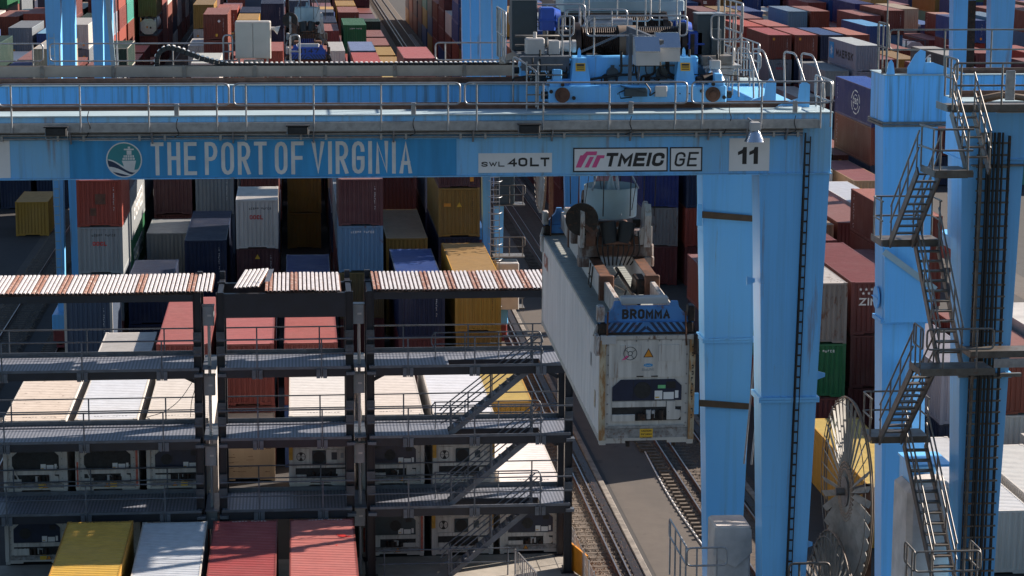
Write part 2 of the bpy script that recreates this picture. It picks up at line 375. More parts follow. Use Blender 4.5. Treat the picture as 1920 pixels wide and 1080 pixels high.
# ------------------------------------------------------------------ the ground, lanes and rail tracks
PITCH = 32.85
def struct(name, mb, mat):
    o = part(name, mb, mat); return tag(o, kind='structure')
struct('ground', MB().add([(-1500, -300, 0), (1500, -300, 0), (1500, 4000, 0), (-1500, 4000, 0)], [(0, 1, 2, 3)]), 'asphalt')
for k in (-1, 0, 1):
    struct('lane', MB().add([(13.75+k*PITCH, 20, .004), (16.35+k*PITCH, 20, .004), (16.35+k*PITCH, 700, .004), (13.75+k*PITCH, 700, .004)], [(0, 1, 2, 3)]), 'lane')
struct('rack_apron', MB().box(2.6, 10.95, 62, 90.4, -.1, .012), 'concrete')
struct('rack_apron', MB().box(-13, 2.5, 86.9, 90.4, -.1, .012), 'concrete')
def ballast(x0, x1):
    mb = MB(); ys = [30, 700]
    mb.add([(x0, 30, 0), (x0+.25, 30, .16), (x1-.25, 30, .16), (x1, 30, 0), (x0, 700, 0), (x0+.25, 700, .16), (x1-.25, 700, .16), (x1, 700, 0)], [(0, 1, 5, 4), (1, 2, 6, 5), (2, 3, 7, 6)])
    o = part('ballast_bed', mb, 'ballast'); tag(o, kind='structure')
LANES = [(11.15, 13.45), (16.5, 20.3), (-18.6, -15.6), (-14.6, -12.75)]
for a, b in LANES: ballast(a, b)
SLEEPER = MB().bbox(-.95, .95, -.12, .12, 0, .1, .02).mesh('sleeper'); SLEEPER.materials.append(M['wood'])
def rail_profile(mb, x, z0, y0, y1, mi_head=1):
    mb.box(x-.07, x+.07, y0, y1, z0, z0+.025).box(x-.012, x+.012, y0, y1, z0+.025, z0+.115).box(x-.035, x+.035, y0, y1, z0+.115, z0+.148)
    mb.box(x-.028, x+.028, y0, y1, z0+.148, z0+.153, mi_head); return mb
def track(xs, label, y0=60, y1=640, sl=None, n_sl=0, group=None, step=.62):
    t = thing('rail_track', label, 'rail track', ((xs[0]+xs[-1])/2, y0, .08), group)
    for x in xs: part('rail', rail_profile(MB(), x, .16, y0, y1), ['rail', 'railtop'], t)
    yy = sl
    for i in range(n_sl): inst('sleeper', SLEEPER, t, ((random.uniform(-.02, .02)), sl-y0+i*step, 0))
    if n_sl:
        mb = MB(); y = sl+n_sl*step
        while y < y1: mb.box(xs[0]-.9, xs[-1]+.9, y-.12, y+.12, .06, .165); y += step
        o = part('sleeper', mb, 'wood', t, None, 'stuff')
track([12.22], 'rusty gantry rail on gravel beside the reefer rack stairs', 60, 640, 78, 75, 'gantry rails')
track([16.9, 17.5], 'twin gantry rails along the lane under the stair tower crane', 60, 640, 92, 24, 'gantry rails')
track([-17.3], 'worn gantry rail at the far left past the blue gantry legs', 100, 640, 122, 90, 'gantry rails')
track([-13.6], 'gantry rail carrying the blue legs left of the orange container', 60, 640, 118, 30, 'gantry rails')
for x, lab in ((12.93, 'concrete cable trench beside the gravel by the suspended reefer'), (19.3, 'concrete cable trench below the stair tower crane')):
    t = thing('cable_trench', lab, 'cable trench', (x, 60, 0))
    part('concrete_edge', MB().bbox(x+.28, x+.55, 55, 400, 0, .22, .03), 'kerb', t)
    part('slot', MB().box(x-.12, x+.22, 55, 400, 0, .2), 'grease', t)
    part('rail', rail_profile(MB(), x-.3, .13, 55, 640), ['rail', 'railtop'], t)
# loose stones of the ballast that shows between the rack and the lane
mb = MB(); rs = random.Random(3)
for (a, b, y0, y1, n) in ((11.2, 13.1, 74, 118, 5200), (16.6, 19.6, 95, 130, 3500), (-18.5, -15.7, 122, 165, 2200)):
    for i in range(n):
        x = rs.uniform(a, b); y = rs.uniform(y0, y1); s_ = rs.uniform(.04, .10); h_ = s_*rs.uniform(.6, 1.1); q = rs.random()*6
        vs = [(x+math.cos(q+k*1.571)*s_*rs.uniform(.7, 1.2), y+math.sin(q+k*1.571)*s_*rs.uniform(.7, 1.2), .135) for k in range(4)]
        vs.append((x+rs.uniform(-.3, .3)*s_, y, .145+h_)); mb.add(vs, [(0, 1, 4), (1, 2, 4), (2, 3, 4), (3, 0, 4)])
tag(part('gravel', mb, 'stone'), 'loose brown ballast stones around the gantry rails', 'gravel', None, 'stuff')
lc = MB().tube(fillet([(16.25, 70, .03), (16.3, 90, .03), (16.05, 98, .03), (16.35, 112, .03), (16.3, 150, .03)], 4, 8), .035, 6)
tag(part('ground_cable', lc, 'letterw'), 'thin pale cable lying along the lane edge under the suspended reefer', 'cable')

# ------------------------------------------------------------------ gantry cranes
def tapered_leg(mb, r1, z1, r0, z0): mb.frustum(r0, z0, r1, z1)
def flange(mb, r, z, o=.07, h=.07):
    mb.box(r[0]-o, r[1]+o, r[2]-o, r[3]+o, z-h, z-.004).box(r[0]-o, r[1]+o, r[2]-o, r[3]+o, z+.004, z+h)
    n = max(3, int((r[1]-r[0])/.19))
    for i in range(n):
        x = r[0]+(i+.5)*(r[1]-r[0])/n
        mb.cyl((x, r[2]-o*.5, z-h-.03), (x, r[2]-o*.5, z+h+.03), .02, n=6)
def lerp_rect(ra, za, rb, zb, z):
    q = (z-za)/(zb-za); return tuple(ra[i]+(rb[i]-ra[i])*q for i in range(4))
def leg(t, xin, xout, y, label=None, dep=1.05, flz=(13.03,), ztop=19.1):
    """xin/xout = (x at the top) of the two sides; the box narrows downwards"""
    top = (xin, xout, y, y+dep); cx = (xin+xout)/2; hw = (xout-xin)/2
    bot = (cx-hw*.42, cx+hw*.42, y+.1, y+dep-.1)
    mb = MB(); zs = [ztop]+sorted(flz, reverse=True)+[1.35]
    for a, b in zip(zs[:-1], zs[1:]):
        ra = lerp_rect(bot, 1.35, top, ztop, a); rb = lerp_rect(bot, 1.35, top, ztop, b); mb.frustum(rb, b+(.07 if b != 1.35 else 0), ra, a-(.07 if a != ztop else 0))
    p = part('leg', mb, 'blue', t, label)
    sm_ = MB()
    for z in (16.2, 10.1, 6.9):
        r_ = lerp_rect(bot, 1.35, top, ztop, z); sm_.box(r_[0]-.004, r_[1]+.004, r_[2]-.006, r_[3]+.004, z-.012, z+.012)
    part('weld_seam', sm_, 'blue', p)
    fl = MB()
    for z in flz: flange(fl, lerp_rect(bot, 1.35, top, ztop, z), z)
    part('flange', fl, 'blue', p)
    return p, top, bot
def pipe_rail(t, pts, z0, h=1.1, every=1.95, mat='galv', r=.024, midz=.55, foot=0., loops=True, name='handrail', parent_label=None):
    """handrail along a polyline at floor height z0; posts go foot below the floor"""
    mb = MB(); P = [Vector(p) for p in pts]
    tops = [Vector((p.x, p.y, z0+h)) for p in P]; mids = [Vector((p.x, p.y, z0+midz)) for p in P]
    if loops:
        loop = tops+mids[::-1]; mb.tube(fillet(loop, .13, 4, True), r, 6, close=True)
    else:
        mb.tube(fillet(tops, .1), r); mb.tube(fillet(mids, .1), r)
    for a, b in zip(P[:-1], P[1:]):
        n = max(1, round((b-a).length/every))
        for i in range(n+1):
            q = a+(b-a)*((i+.5)/(n+1) if loops and n < 2 else (i+.18)/(n+.36)); mb.tube([(q.x, q.y, z0-foot), (q.x, q.y, z0+h-r)], r*.95)
    return part(name, mb, mat, t, parent_label)
def girder(t, x0, x1, y0, y1, z0, z1, mat):
    g = part('girder', MB().bbox(x0, x1, y0, y1, z0, z1-.035, .012), mat, t)
    part('top_plate', MB().box(x0-.03, x1+.02, y0-.07, y1+.07, z1-.033, z1), 'palegrey', g)  # pale plate puts the sunlit brightness of the girder top into colour
    part('bottom_plate', MB().box(x0-.03, x1+.02, y0-.05, y1+.05, z0-.033, z0-.003), mat, g)
    return g
def bogie_set(t, xc, ya, yb, fore=2.4):
    part('sill_beam', MB().bbox(xc-.42, xc+.42, ya-fore, yb+3.4, 1.36, 2.2, .04), 'blue', t)
    for y in (ya-fore+1.0, ya+1.7, yb-.6, yb+2.5):
        b = part('bogie', MB().bbox(xc-.36, xc+.36, y-1.2, y+1.2, .72, 1.352, .06).prismx([(y-.95, .3), (y+.95, .3), (y+.7, .718), (y-.7, .718)], xc-.22, xc+.22), 'redmachine', t)
        for q in (-.6, .6): part('wheel', MB().cyl((xc-.1, y+q, .57), (xc+.1, y+q, .57), .3, n=20), 'grease', b)
def cable_reel(t, x, y, z, rad=2.65, yaw=0):
    """two discs of flat radial spokes with the cable wound between them; the disc stands in the y-z plane"""
    rl = part('cable_reel', MB().cyl((x-.3, y, z), (x+.25, y, z), .11, n=16).cyl((x-.05, y, z), (x-.02, y, z), .42, n=28).cyl((x+.02, y, z), (x+.05, y, z), .42, n=28), 'galv_old', t)
    n = 38; ph = R(-33); yw = R(yaw)
    def ro(v): dx_, dy_ = v[0]-x, v[1]-y; return (x+dx_*math.cos(yw)-dy_*math.sin(yw), y+dx_*math.sin(yw)+dy_*math.cos(yw), v[2])
    for i in range(n):
        a = 2*math.pi*(i+.3)/n; ca, sa = math.cos(a), math.sin(a); vs = []
        for rr, wd in ((.2, .02), (.75, .06), (1.25, .095), (rad*.985, .10)):
            for q in (-wd, wd):
                tg = q*math.cos(ph); ax = q*math.sin(ph)
                for th in (-.008, .008): vs.append(ro((x+ax+th*math.cos(ph), y+ca*rr-sa*(tg-th*math.sin(ph)), z+sa*rr+ca*(tg-th*math.sin(ph)))))
        fs = []
        for k in (0, 4, 8): fs += [(k, k+2, k+6, k+4), (k+1, k+5, k+7, k+3), (k, k+4, k+5, k+1), (k+2, k+3, k+7, k+6)]
        part('spoke', MB().add(vs, fs+[(12, 14, 15, 13), (0, 1, 3, 2)]), 'reel', rl)
    for rr, ax, r_, m_ in ((rad*.99, .03, .026, 'cable'), (rad*.98, .09, .022, 'cable'), (rad*.93, -.1, .012, 'galv_old')):
        part('rim', MB().tube([ro((x+ax, y+math.cos(k*math.pi/28)*rr, z+math.sin(k*math.pi/28)*rr)) for k in range(56)], r_, 6, close=True), m_, rl)
    for rr in (.62, .72, .82): part('cable_turn', MB().tube([ro((x, y+math.cos(k*math.pi/24)*rr, z+math.sin(k*math.pi/24)*rr)) for k in range(48)], .04, 6, close=True), 'cable', rl)
    part('reel_bracket', MB().bar((x+.25, y, z), (x+.7, y+.3, z), .2, .2).bar((x+.7, y+.3, z+.1), (x+.7, y+.3, 2.0), .25, .25, (0, 1, 0)), 'rust', rl)
    return rl
def gantry(label, y0, dx=0., near_mat='blue_dirty', far_mat='blue_stain', lw=1.87, detail=True, group='blue rail-mounted gantry cranes', up=0., fore=2.4, ties=True, xl=None, xr=None):
    """dx shifts the whole crane sideways; y0 = front face of the near girder"""
    t = thing('gantry_crane', label, 'gantry crane', (dx, y0+4.9, 0), group)
    xr1 = 13.97+dx if xr is None else xr; xr0 = xr1-lw; xl0 = -14.55+dx if xl is None else xl; xl1 = xl0+lw; yr = y0+8.8; z0, z1 = 19.1+up, 20.74+up
    g1 = girder(t, xl0, xr1+.03, y0, y0+1.75, z0+.035, z1, near_mat)
    g2 = girder(t, xl0, xr1+.03, yr, yr+1.75, z0+.035, z1, far_mat)
    for y in (y0+1.35, yr+.4):
        part('trolley_rail', MB().box(xl0, xr1-.7, y-.09, y+.09, z1, z1+.05).box(xl0, xr1-.7, y-.035, y+.035, z1+.05, z1+.17), 'rail', t)
    for x in (xl0+.15, xr1-1.15) if ties else (xr1-1.15,):
        part('end_tie', MB().bbox(x, x+1.0, y0+1.754, yr-.004, z0+.3, z1-.1, .02), 'blue', t)
    L = {}
    for nm, xa, xb in (('l', xl0, xl1), ('r', xr0, xr1)):
        for q, y in ((0, y0), (1, yr)):
            L[nm, q] = leg(t, xa, xb, y+.004, flz=((13.03,) if q == 0 else (12.9,)), ztop=19.1+up)
        bogie_set(t, (xa+xb)/2, y0, yr, fore)
    return t, L, dict(xl0=xl0, xl1=xl1, xr0=xr0, xr1=xr1, y0=y0, yr=yr, z0=z0, z1=z1)
def floodlight(t, x, y, z, name='floodlight'):
    p = part(name, MB().bbox(x-.26, x+.26, y-.18, y+.05, z-.1, z+.1, .02).box(x-.3, x+.3, y-.2, y+.06, z+.1, z+.13), 'black', t)
    part('lens', MB().box(x-.22, x+.22, y-.19, y-.182, z-.07, z+.07), 'darkbay', p)
    part('bracket', MB().tube([(x-.27, y, z), (x-.27, y-.02, z-.2), (x+.27, y-.02, z-.2), (x+.27, y, z)], .018), 'galv', p)
    return p
def dome_lamp(t, x, y, z, s=1.):
    p = part('dome_lamp', MB().cyl((x, y, z-.16*s), (x, y, z+.06*s), .27*s, .16*s, 24, cap=False).cyl((x, y, z+.06*s), (x, y, z+.12*s), .16*s, .12*s, 20), 'lampglass', t)
    part('housing', MB().bbox(x-.13*s, x+.13*s, y-.13*s, y+.13*s, z+.121*s, z+.34*s, .02), 'lightgrey', p)
    part('bulb', MB().cyl((x, y, z-.1*s), (x, y, z+.05*s), .06*s, n=12), 'white', p)
    part('bracket', MB().tube([(x, y+.1, z+.3*s), (x-.1, y+.4, z+.4*s), (x-.12, y+.45, z-.1)], .025), 'galv', p)
    return p

# ---- the crane in front
CR, CL, cd = gantry('blue gantry crane with the port banner along its girder, nearest the camera', 60.3)
y0 = 60.3; yf = y0-.012
# service tray and conduits bolted along the girder front, handrail above
part('cable_tray', MB().box(-14.3, 13.6, y0-.42, y0-.02, 20.38, 20.42).box(-14.3, 13.6, y0-.44, y0-.42, 20.36, 20.58).box(-14.3, 13.6, y0-.04, y0-.02, 20.42, 20.56), 'galv', CR)
for z, r in ((20.25, .04), (20.16, .028), (20.31, .022)): part('conduit', MB().tube([(-14.3, y0-.09, z), (13.2, y0-.09, z)], r, 6), 'galv', CR)
for i in range(14):
    x = -13.9+i*2.05
    part('tray_bracket', MB().prismx([(y0-.4, 20.355), (y0-.003, 20.355), (y0-.003, 20.02), (y0-.1, 20.02)], x-.02, x+.02), 'galv', CR)
    for q_ in (-.32, .32): part('conduit_clip', MB().box(x+q_-.03, x+q_+.03, y0-.14, y0-.003, 20.1, 20.24), 'galv', CR)
x = -13.3
while x < 13.6:
    pipe_rail(CR, [(x, y0-.5, 0), (min(x+5.75, 13.85), y0-.5, 0)], 20.48, 1.1, 1.95, 'galv', .027, .55, .12); x += 5.87
pipe_rail(CR, [(13.88, y0-.48, 0), (13.88, y0+1.6, 0)], 20.48, 1.1, 1.1, 'galv', .026, .55, .1)
for x in (-6.0, .05, 5.95): floodlight(CR, x, y0-.66, 20.42)
dome_lamp(CR, 11.8, y0-.75, 20.22, 1.0)
for x in (-3.0, 3.0, 8.6, 12.9): part('junction_box', MB().bbox(x-.06, x+.06, y0-.52, y0-.44, 20.78, 21.08, .01), 'galv', CR); 
for x, zt in ((-5.2, 20.9), (-2.98, 20.7), (3.02, 20.7), (8.62, 20.7), (11.2, 21.05), (12.92, 20.7)):
    part('hanging_cable', MB().tube(fillet([(x, y0-.5, zt), (x-.05, y0-.52, zt-.2), (x+.04, y0-.5, zt-.4), (x-.1, y0-.15, 20.2)], .1), .012, 5), 'black', CR)
for x in (-5.97, 5.95, 8.03, 9.9, -6.9): part('weld_seam', MB().box(x-.012, x+.012, y0-.007, y0-.001, 19.18, 20.1), 'blue_dirty', CR)
# banner and signs
def sign(t, x0, x1, z0, z1, mat, y=yf, border=None, name='sign_panel'):
    s_ = part(name, MB().box(x0, x1, y, y+.010, z0, z1), mat, t)
    if border:
        b = .035; m_ = MB()
        for a in ((x0, x1, z0, z0+b), (x0, x1, z1-b, z1), (x0, x0+b, z0+b, z1-b), (x1-b, x1, z0+b, z1-b)): m_.box(a[0], a[1], y-.004, y-.001, a[2], a[3])
        part('border', m_, border, s_)
    return s_
s_ = sign(CR, -5.76, 4.13, 19.14, 20.09, 'signblue', name='banner')
strokes('THE PORT OF VIRGINIA', -3.70, 2.98, 19.20, 20.05, yf-.004, 'letterw', s_, .098, .42, .9)
def disc(cx, cz, r, y, n=40, r_in=0):
    mb = MB()
    if r_in:
        vs = []
        for i in range(n): a = 2*math.pi*i/n; vs += [(cx+math.cos(a)*r, y, cz+math.sin(a)*r), (cx+math.cos(a)*r_in, y, cz+math.sin(a)*r_in)]
        return mb.add(vs, [(2*i, 2*i+1, 2*((i+1) % n)+1, 2*((i+1) % n)) for i in range(n)])
    return mb.add([(cx+math.cos(2*math.pi*i/n)*r, y, cz+math.sin(2*math.pi*i/n)*r) for i in range(n)], [tuple(range(n))])
ex, ez, er = -4.38, 19.605, .455
part('emblem_ring', disc(ex, ez, er, yf-.003, r_in=er-.032), 'letterw', s_)
part('emblem_ground', disc(ex, ez, er-.03, yf-.002), 'teal', s_)
def clip_poly(f_lo, f_hi, n=22, r=None):
    r = (er-.032) if r is None else r; pts = []
    xs = [ex-r+2*r*i/n for i in range(n+1)]
    def cl(x, z): h = math.sqrt(max(0, r*r-(x-ex)**2)); return min(max(z, ez-h), ez+h)
    return [(x, cl(x, f_lo(x))) for x in xs]+[(x, cl(x, f_hi(x))) for x in xs[::-1]]
def strip(f_lo, f_hi, y, mat):
    p = clip_poly(f_lo, f_hi); n = len(p); part('emblem_wave', MB().add([(a, y, b) for a, b in p], [(i, i+1, n-2-i, n-1-i) for i in range(n//2-1)]), mat, s_)
q = lambda x: (x-ex)/er
strip(lambda x: ez-2, lambda x: ez-.12-.06*math.sin(3.0*q(x)+.6)-.12*(q(x)+.2), yf-.003, 'letterw')
strip(lambda x: ez-.30-.05*math.sin(2.6*q(x))-.1*q(x), lambda x: ez-.17-.06*math.sin(3.0*q(x)+.6)-.15*(q(x)+.2), yf-.004, 'navyink')
strip(lambda x: ez-2, lambda x: ez-.36-.04*math.sin(2.6*q(x)+.4)-.02*q(x), yf-.0045, 'navyink')
ship = MB()
for px in ([(.0, -.02), (.36, -.02), (.31, -.26), (.08, -.24)], [(.02, .0), (.33, .0), (.33, .05), (.02, .05)], [(.05, .06), (.31, .06), (.31, .12), (.05, .12)], [(.13, .13), (.25, .13), (.25, .24), (.13, .24)], [(.06, .25), (.31, .25), (.31, .285), (.06, .285)], [(.16, .29), (.22, .29), (.22, .34), (.16, .34)]):
    ship.add([(ex-.06+a, yf-.005, ez+b) for a, b in px], [tuple(range(len(px)))])
part('emblem_ship', ship, 'letterw', s_)
lines = MB()
for a in (.08, .14, .2, .26): lines.box(ex-.06+a, ex-.06+a+.012, yf-.0065, yf-.0055, ez+.0, ez+.12)
part('emblem_lines', lines, 'teal', s_)
s_ = sign(CR, 4.70, 6.62, 19.20, 19.71, 'white')
strokes('SWL', 4.78, 5.38, 19.36, 19.49, yf-.004, 'ink', s_, .028, .3); strokes('40 LT', 5.47, 6.55, 19.36, 19.59, yf-.004, 'ink', s_, .052, .22, .4)
s_ = sign(CR, 7.17, 9.66, 19.2, 19.84, 'white', border='ink')
strokes('TMEIC', 7.98, 9.6, 19.34, 19.70, yf-.004, 'ink', s_, .085, .22, .5, .22)
lg = MB()
for a in ([(7.24, 19.32), (7.38, 19.32), (7.55, 19.64), (7.78, 19.64), (7.80, 19.74), (7.52, 19.74), (7.42, 19.64), (7.36, 19.64)], [(7.47, 19.32), (7.58, 19.32), (7.72, 19.6), (7.61, 19.6)], [(7.66, 19.32), (7.78, 19.32), (7.89, 19.56), (7.98, 19.56), (8.0, 19.64), (7.8, 19.64)]):
    lg.add([(p[0], yf-.004, p[1]) for p in a], [tuple(range(len(a)))])
part('logo', lg, 'pink', s_)
s_ = sign(CR, 9.71, 10.57, 19.2, 19.84, 'white', border='ink')
strokes('GE', 9.82, 10.48, 19.33, 19.71, yf-.004, 'ink', s_, .055, .35, .5, .16)
s_ = sign(CR, 11.28, 12.35, 19.2, 20.06, 'white'); 
ones = MB()
for xo in (11.5, 11.80): ones.add([(xo+p_[0]*.25, yf-.004, 19.38+p_[1]*.45) for p_ in ((.52, 0), (.98, 0), (.98, 1), (.62, 1), (.5, .84), (.05, .72), (.05, .52), (.52, .62))], [tuple(range(8))])
part('numeral', ones, 'ink', s_)
sign(CR, -9.2, -7.25, 19.16, 20.12, 'white')
sign(CR, -5.5, -4.35, 20.105, 20.17, 'white')
# ladder with cable on the near leg, brown band on the rear leg, lifting eyes
def wall_ladder(t, xt, yt, zt, xb, yb, zb, w_=.2, step=.3, mat='grease', name='cable_ladder'):
    p = part(name, MB().bar((xt-w_/2, yt, zt), (xb-w_/2, yb, zb), .016+.05*w_, .03, (0, 1, 0)).bar((xt+w_/2, yt, zt), (xb+w_/2, yb, zb), .016+.05*w_, .03, (0, 1, 0)), mat, t)
    n = int((zt-zb)/step); mb = MB()
    for i in range(n):
        q = (i+.5)/n; x = xt+(xb-xt)*q; y = yt+(yb-yt)*q; z = zt+(zb-zt)*q; mb.bar((x-w_/2, y, z), (x+w_/2, y, z), .02, .045, (0, 0, 1))
    part('rung', mb, mat, p); return p
lad = wall_ladder(CR, 13.35, y0-.05, 20.1, 13.05, y0+.03, 2.4, .15)
part('cable', MB().tube([(13.28, y0-.08, 20.2), (13.27, y0-.08, 18), (12.99, y0, 2.4)], .024, 6), 'black', lad)
for z, a in ((16.75, .0), (10.95, .0)):
    part('brown_band', MB().prism([(12.06, z+.14), (13.75, z-.02), (13.75, z-.2), (12.06, z-.06)], 69.02, 69.085), 'brown', CR)
    part('band_clip', MB().box(11.98, 12.12, 68.98, 69.1, z-.3, z+.35), 'blue', CR)
for x, y, z in ((13.97, 60.7, 13.6), (12.0, 60.7, 16.2), (13.75, 60.7, 8.9)): part('lifting_eye', MB().prism([(x-.1, z-.12), (x+.12, z-.04), (x+.12, z+.06), (x-.1, z+.12)], y, y+.04), 'blue', CR)
for x in (12.55, 13.3):
    part('bracket_fin', MB().prism([(x-.5, 20.745), (x+.35, 20.745), (x+.35, 21.35), (x+.2, 21.45), (x+.08, 21.35), (x+.04, 20.98), (x-.5, 20.8)], 62.3 if x < 13 else 61.5, 62.36 if x < 13 else 61.56), 'blue', CR)
part('hatch_cover', MB().cyl((13.0, 61.1, 20.742), (13.0, 61.1, 20.79), .34, n=24), 'palegrey', CR)
# walkway, cable-chain trough and handrail beyond the far girder
part('walkway', MB().box(-14.3, 13.6, 70.86, 72.3, 20.56, 20.62), 'galv_old', CR)
for i in range(13):
    x = -13.8+i*2.1
    tr = part('trough', MB().add([(x, 70.95, 21.14), (x, 70.93, 20.84), (x, 71.35, 20.8), (x, 71.37, 21.14), (x+2.07, 70.95, 21.14), (x+2.07, 70.93, 20.84), (x+2.07, 71.35, 20.8), (x+2.07, 71.37, 21.14),
                               (x, 70.93, 21.14), (x, 70.91, 20.82), (x+2.07, 70.91, 20.82), (x+2.07, 70.93, 21.14)], [(0, 4, 5, 1), (1, 5, 6, 2), (3, 2, 6, 7), (8, 9, 10, 11), (0, 8, 11, 4), (9, 1, 5, 10)]), 'beige', CR)
    part('joint_strap', MB().box(x-.06, x+.05, 70.88, 70.905, 20.8, 21.16), 'galv_old', tr)
for x in (-13.3, -7.4, -1.55, 4.3):
    if x != -1.55: pipe_rail(CR, [(x, 72.25, 0), (x+5.7, 72.25, 0)], 20.65, 1.08, 1.95, 'galv', .026, .55)
for x in (-2.02, .0):
    part('cabinet_hoop', MB().tube(fillet([(x-.14, 71.9, 20.7), (x-.14, 71.9, 22.0), (x+.14, 71.9, 22.0), (x+.14, 71.9, 20.7)], .12, 5), .03, 6).tube([(x-.14, 71.9, 21.5), (x+.14, 71.9, 21.5)], .025), 'galv', CR)
cb = part('electric_cabinet', MB().bbox(-1.8, -.72, 71.75, 72.3, 21.3, 22.42, .03), 'steelbox', CR)
part('cabinet_door', MB().bbox(-1.78, -1.27, 71.715, 71.745, 21.33, 22.39, .008), 'steelbox', cb); part('cabinet_door', MB().bbox(-1.255, -.74, 71.715, 71.745, 21.33, 22.39, .008), 'steelbox', cb)
part('cabinet_leg', MB().box(-1.72, -1.66, 71.8, 71.86, 20.62, 21.3).box(-.86, -.8, 71.8, 71.86, 20.62, 21.3).box(-1.55, -.95, 71.85, 72.2, 20.62, 21.24), 'galv', cb)
part('siren', MB().cyl((-.62, 71.85, 22.2), (-.48, 71.85, 22.15), .05, .14, 16).cyl((-.72, 71.9, 22.2), (-.6, 71.9, 22.2), .05, n=12), 'lightgrey', cb)
# handrails and hoops over the right end of the girders
for a, b, z, h in (((10.9, 70.3, 0), (13.7, 70.3, 0), 20.78, 1.1), ((13.8, 69.2, 0), (13.8, 72.2, 0), 20.78, 1.1), ((12.0, 66.0, 0), (13.2, 66.0, 0), 20.9, .95), ((11.9, 63.2, 0), (11.9, 66.0, 0), 20.9, 1.3)):
    pipe_rail(CR, [a, b], z, h, 1.0, 'galv', .026, h*.5)
for x, y in ((12.35, 64.5), (12.7, 64.1), (13.35, 63.0), (13.7, 62.4)):
    part('hoop_rail', MB().tube(fillet([(x-.05, y, 20.75), (x-.05, y+.3, 22.1), (x+.1, y-.5, 22.1), (x+.35, y-.9, 21.2), (x+.35, y-.9, 20.75)], .18, 5), .028, 6), 'galv', CR)
cable_reel(CR, 15.12, 62.2, 9.96, 2.66, 1)
cable_reel(CR, 14.6, 61.4, 6.35, 2.66, 1)
# tarpaulin-covered motor at the foot of the near legs, guard rails on the sill
part('tarp_cover', MB().bbox(11.35, 12.35, 61.6, 62.8, 6.5, 9.2, .05).add([(11.3, 61.56, 8.4), (11.9, 61.5, 8.05), (12.38, 61.56, 8.45), (12.36, 61.6, 9.1), (11.34, 61.6, 9.12)], [(0, 1, 2, 3, 4)]), 'tarp', CR)
pipe_rail(CR, [(10.4, 60.6, 0), (11.5, 60.6, 0)], 7.9, 1.0, .9, 'galv', .028, .5, .6); pipe_rail(CR, [(10.4, 60.6, 0), (10.4, 63.6, 0)], 7.9, 1.0, .9, 'galv', .028, .5, .6)
pipe_rail(CR, [(13.0, 59.6, 0), (14.1, 59.6, 0)], 7.7, 1.0, .9, 'stair', .034, .5, .6)
part('service_platform', MB().box(10.3, 14.3, 59.5, 63.7, 6.4, 6.5), 'rackgrey', CR)
part('platform_post', MB().box(10.35, 10.5, 59.55, 59.7, 2.2, 6.398).box(14.1, 14.25, 63.5, 63.65, 2.2, 6.398), 'rackgrey', CR)
for z in (11.2,):
    part('leg_ladder', MB().tube([(13.15, 66.9, 9.6), (13.38, 66.6, 13.3)], .03).tube([(13.35, 66.8, 9.6), (13.6, 66.5, 13.3)], .03), 'galv', CR)

# ---- the neighbouring crane with the stair tower
C2, L2, d2 = gantry('blue gantry crane with the zigzag stair tower and cable ladder at right', 63.0, PITCH, 'blue', 'blue_stain', 1.75, ties=False)
x2 = d2['xl0']; y2 = 63.0
part('flange', MB().box(x2-.06, x2+2.6, 71.73, 73.62, 19.1, 19.17).box(x2-.06, x2+2.6, 71.73, 73.62, 19.19, 19.26), 'galv_old', C2)
part('bracket_fin', MB().prism([(x2+.75, 20.745), (x2+2.6, 20.745), (x2+2.0, 20.95), (x2+1.55, 21.1), (x2+1.3, 21.1), (x2+1.3, 21.45), (x2+1.15, 21.5), (x2+.98, 21.35), (x2+.75, 20.95)], 71.9, 71.98), 'blue', C2)
part('bracket_fin', MB().prism([(x2+.05, 20.745), (x2+.3, 20.745), (x2+.25, 21.1), (x2+.18, 21.2), (x2+.1, 21.1)], 71.75, 71.83), 'blue', C2)
for a, b in (((x2+.5, 73.3, 0), (x2+5.6, 73.3, 0)), ((x2+5.75, 73.3, 0), (x2+11.5, 73.3, 0))): pipe_rail(C2, [a, b], 20.78, 1.25, 2.0, 'galv_old', .03, .62)
pipe_rail(C2, [(x2+.12, 72.0, 0), (x2+.12, 73.3, 0)], 20.78, 1.5, .8, 'galv_old', .03, .75)
part('tall_pole', MB().tube([(x2+.1, 72.1, 20.74), (x2+.1, 72.1, 24.6)], .025), 'galv_old', C2)
part('bollard_lamp', MB().cyl((x2+1.6, 72.6, 20.74), (x2+1.6, 72.6, 21.2), .06, n=10), 'tank', C2)
# slanted box knee in front of the far leg
part('leg_gusset', MB().prism([(x2+.12, 15.15), (x2+.5, 14.85), (x2+1.75, 13.95), (x2+1.72, 12.9), (x2+.2, 12.9)], 71.62, 71.79), 'blue', C2)
part('gusset_highlight', MB().bar((x2+.1, 71.6, 15.18), (x2+1.8, 71.6, 13.95), .2, .06, (0, 1, 0)), 'palegrey', C2)  # pale bar paints the highlight along the gusset ridge
part('port_plate', MB().cyl((x2+.02, 71.98, 13.6), (x2+.02, 72.66, 13.6), .02, n=8), 'blue', C2)
part('cap_plate', MB().cyl((x2+.1, 72.3, 13.6), (x2+.05, 72.3, 13.6), .36, n=24), 'blue', C2)
# brace between the legs near the ground and cable guide box
part('brace', MB().bar((x2+1.0, 70.8, 11.7), (x2+.0, 66.5, 6.5), .5, .42, (0, 1, 0)), 'blue', C2)
part('cable_guide', MB().bbox(x2-.55, x2-.5, 65.0, 66.4, 6.6, 9.9, .01).bbox(x2-.55, x2+.55, 66.4, 66.46, 6.6, 9.9, .01).box(x2-.6, x2+.6, 64.95, 66.5, 9.9, 9.97), 'blue', C2)
part('tarp_cover', MB().bbox(x2-.75, x2+.75, 64.6, 66.4, 5.6, 9.35, .16), 'tarp', C2)
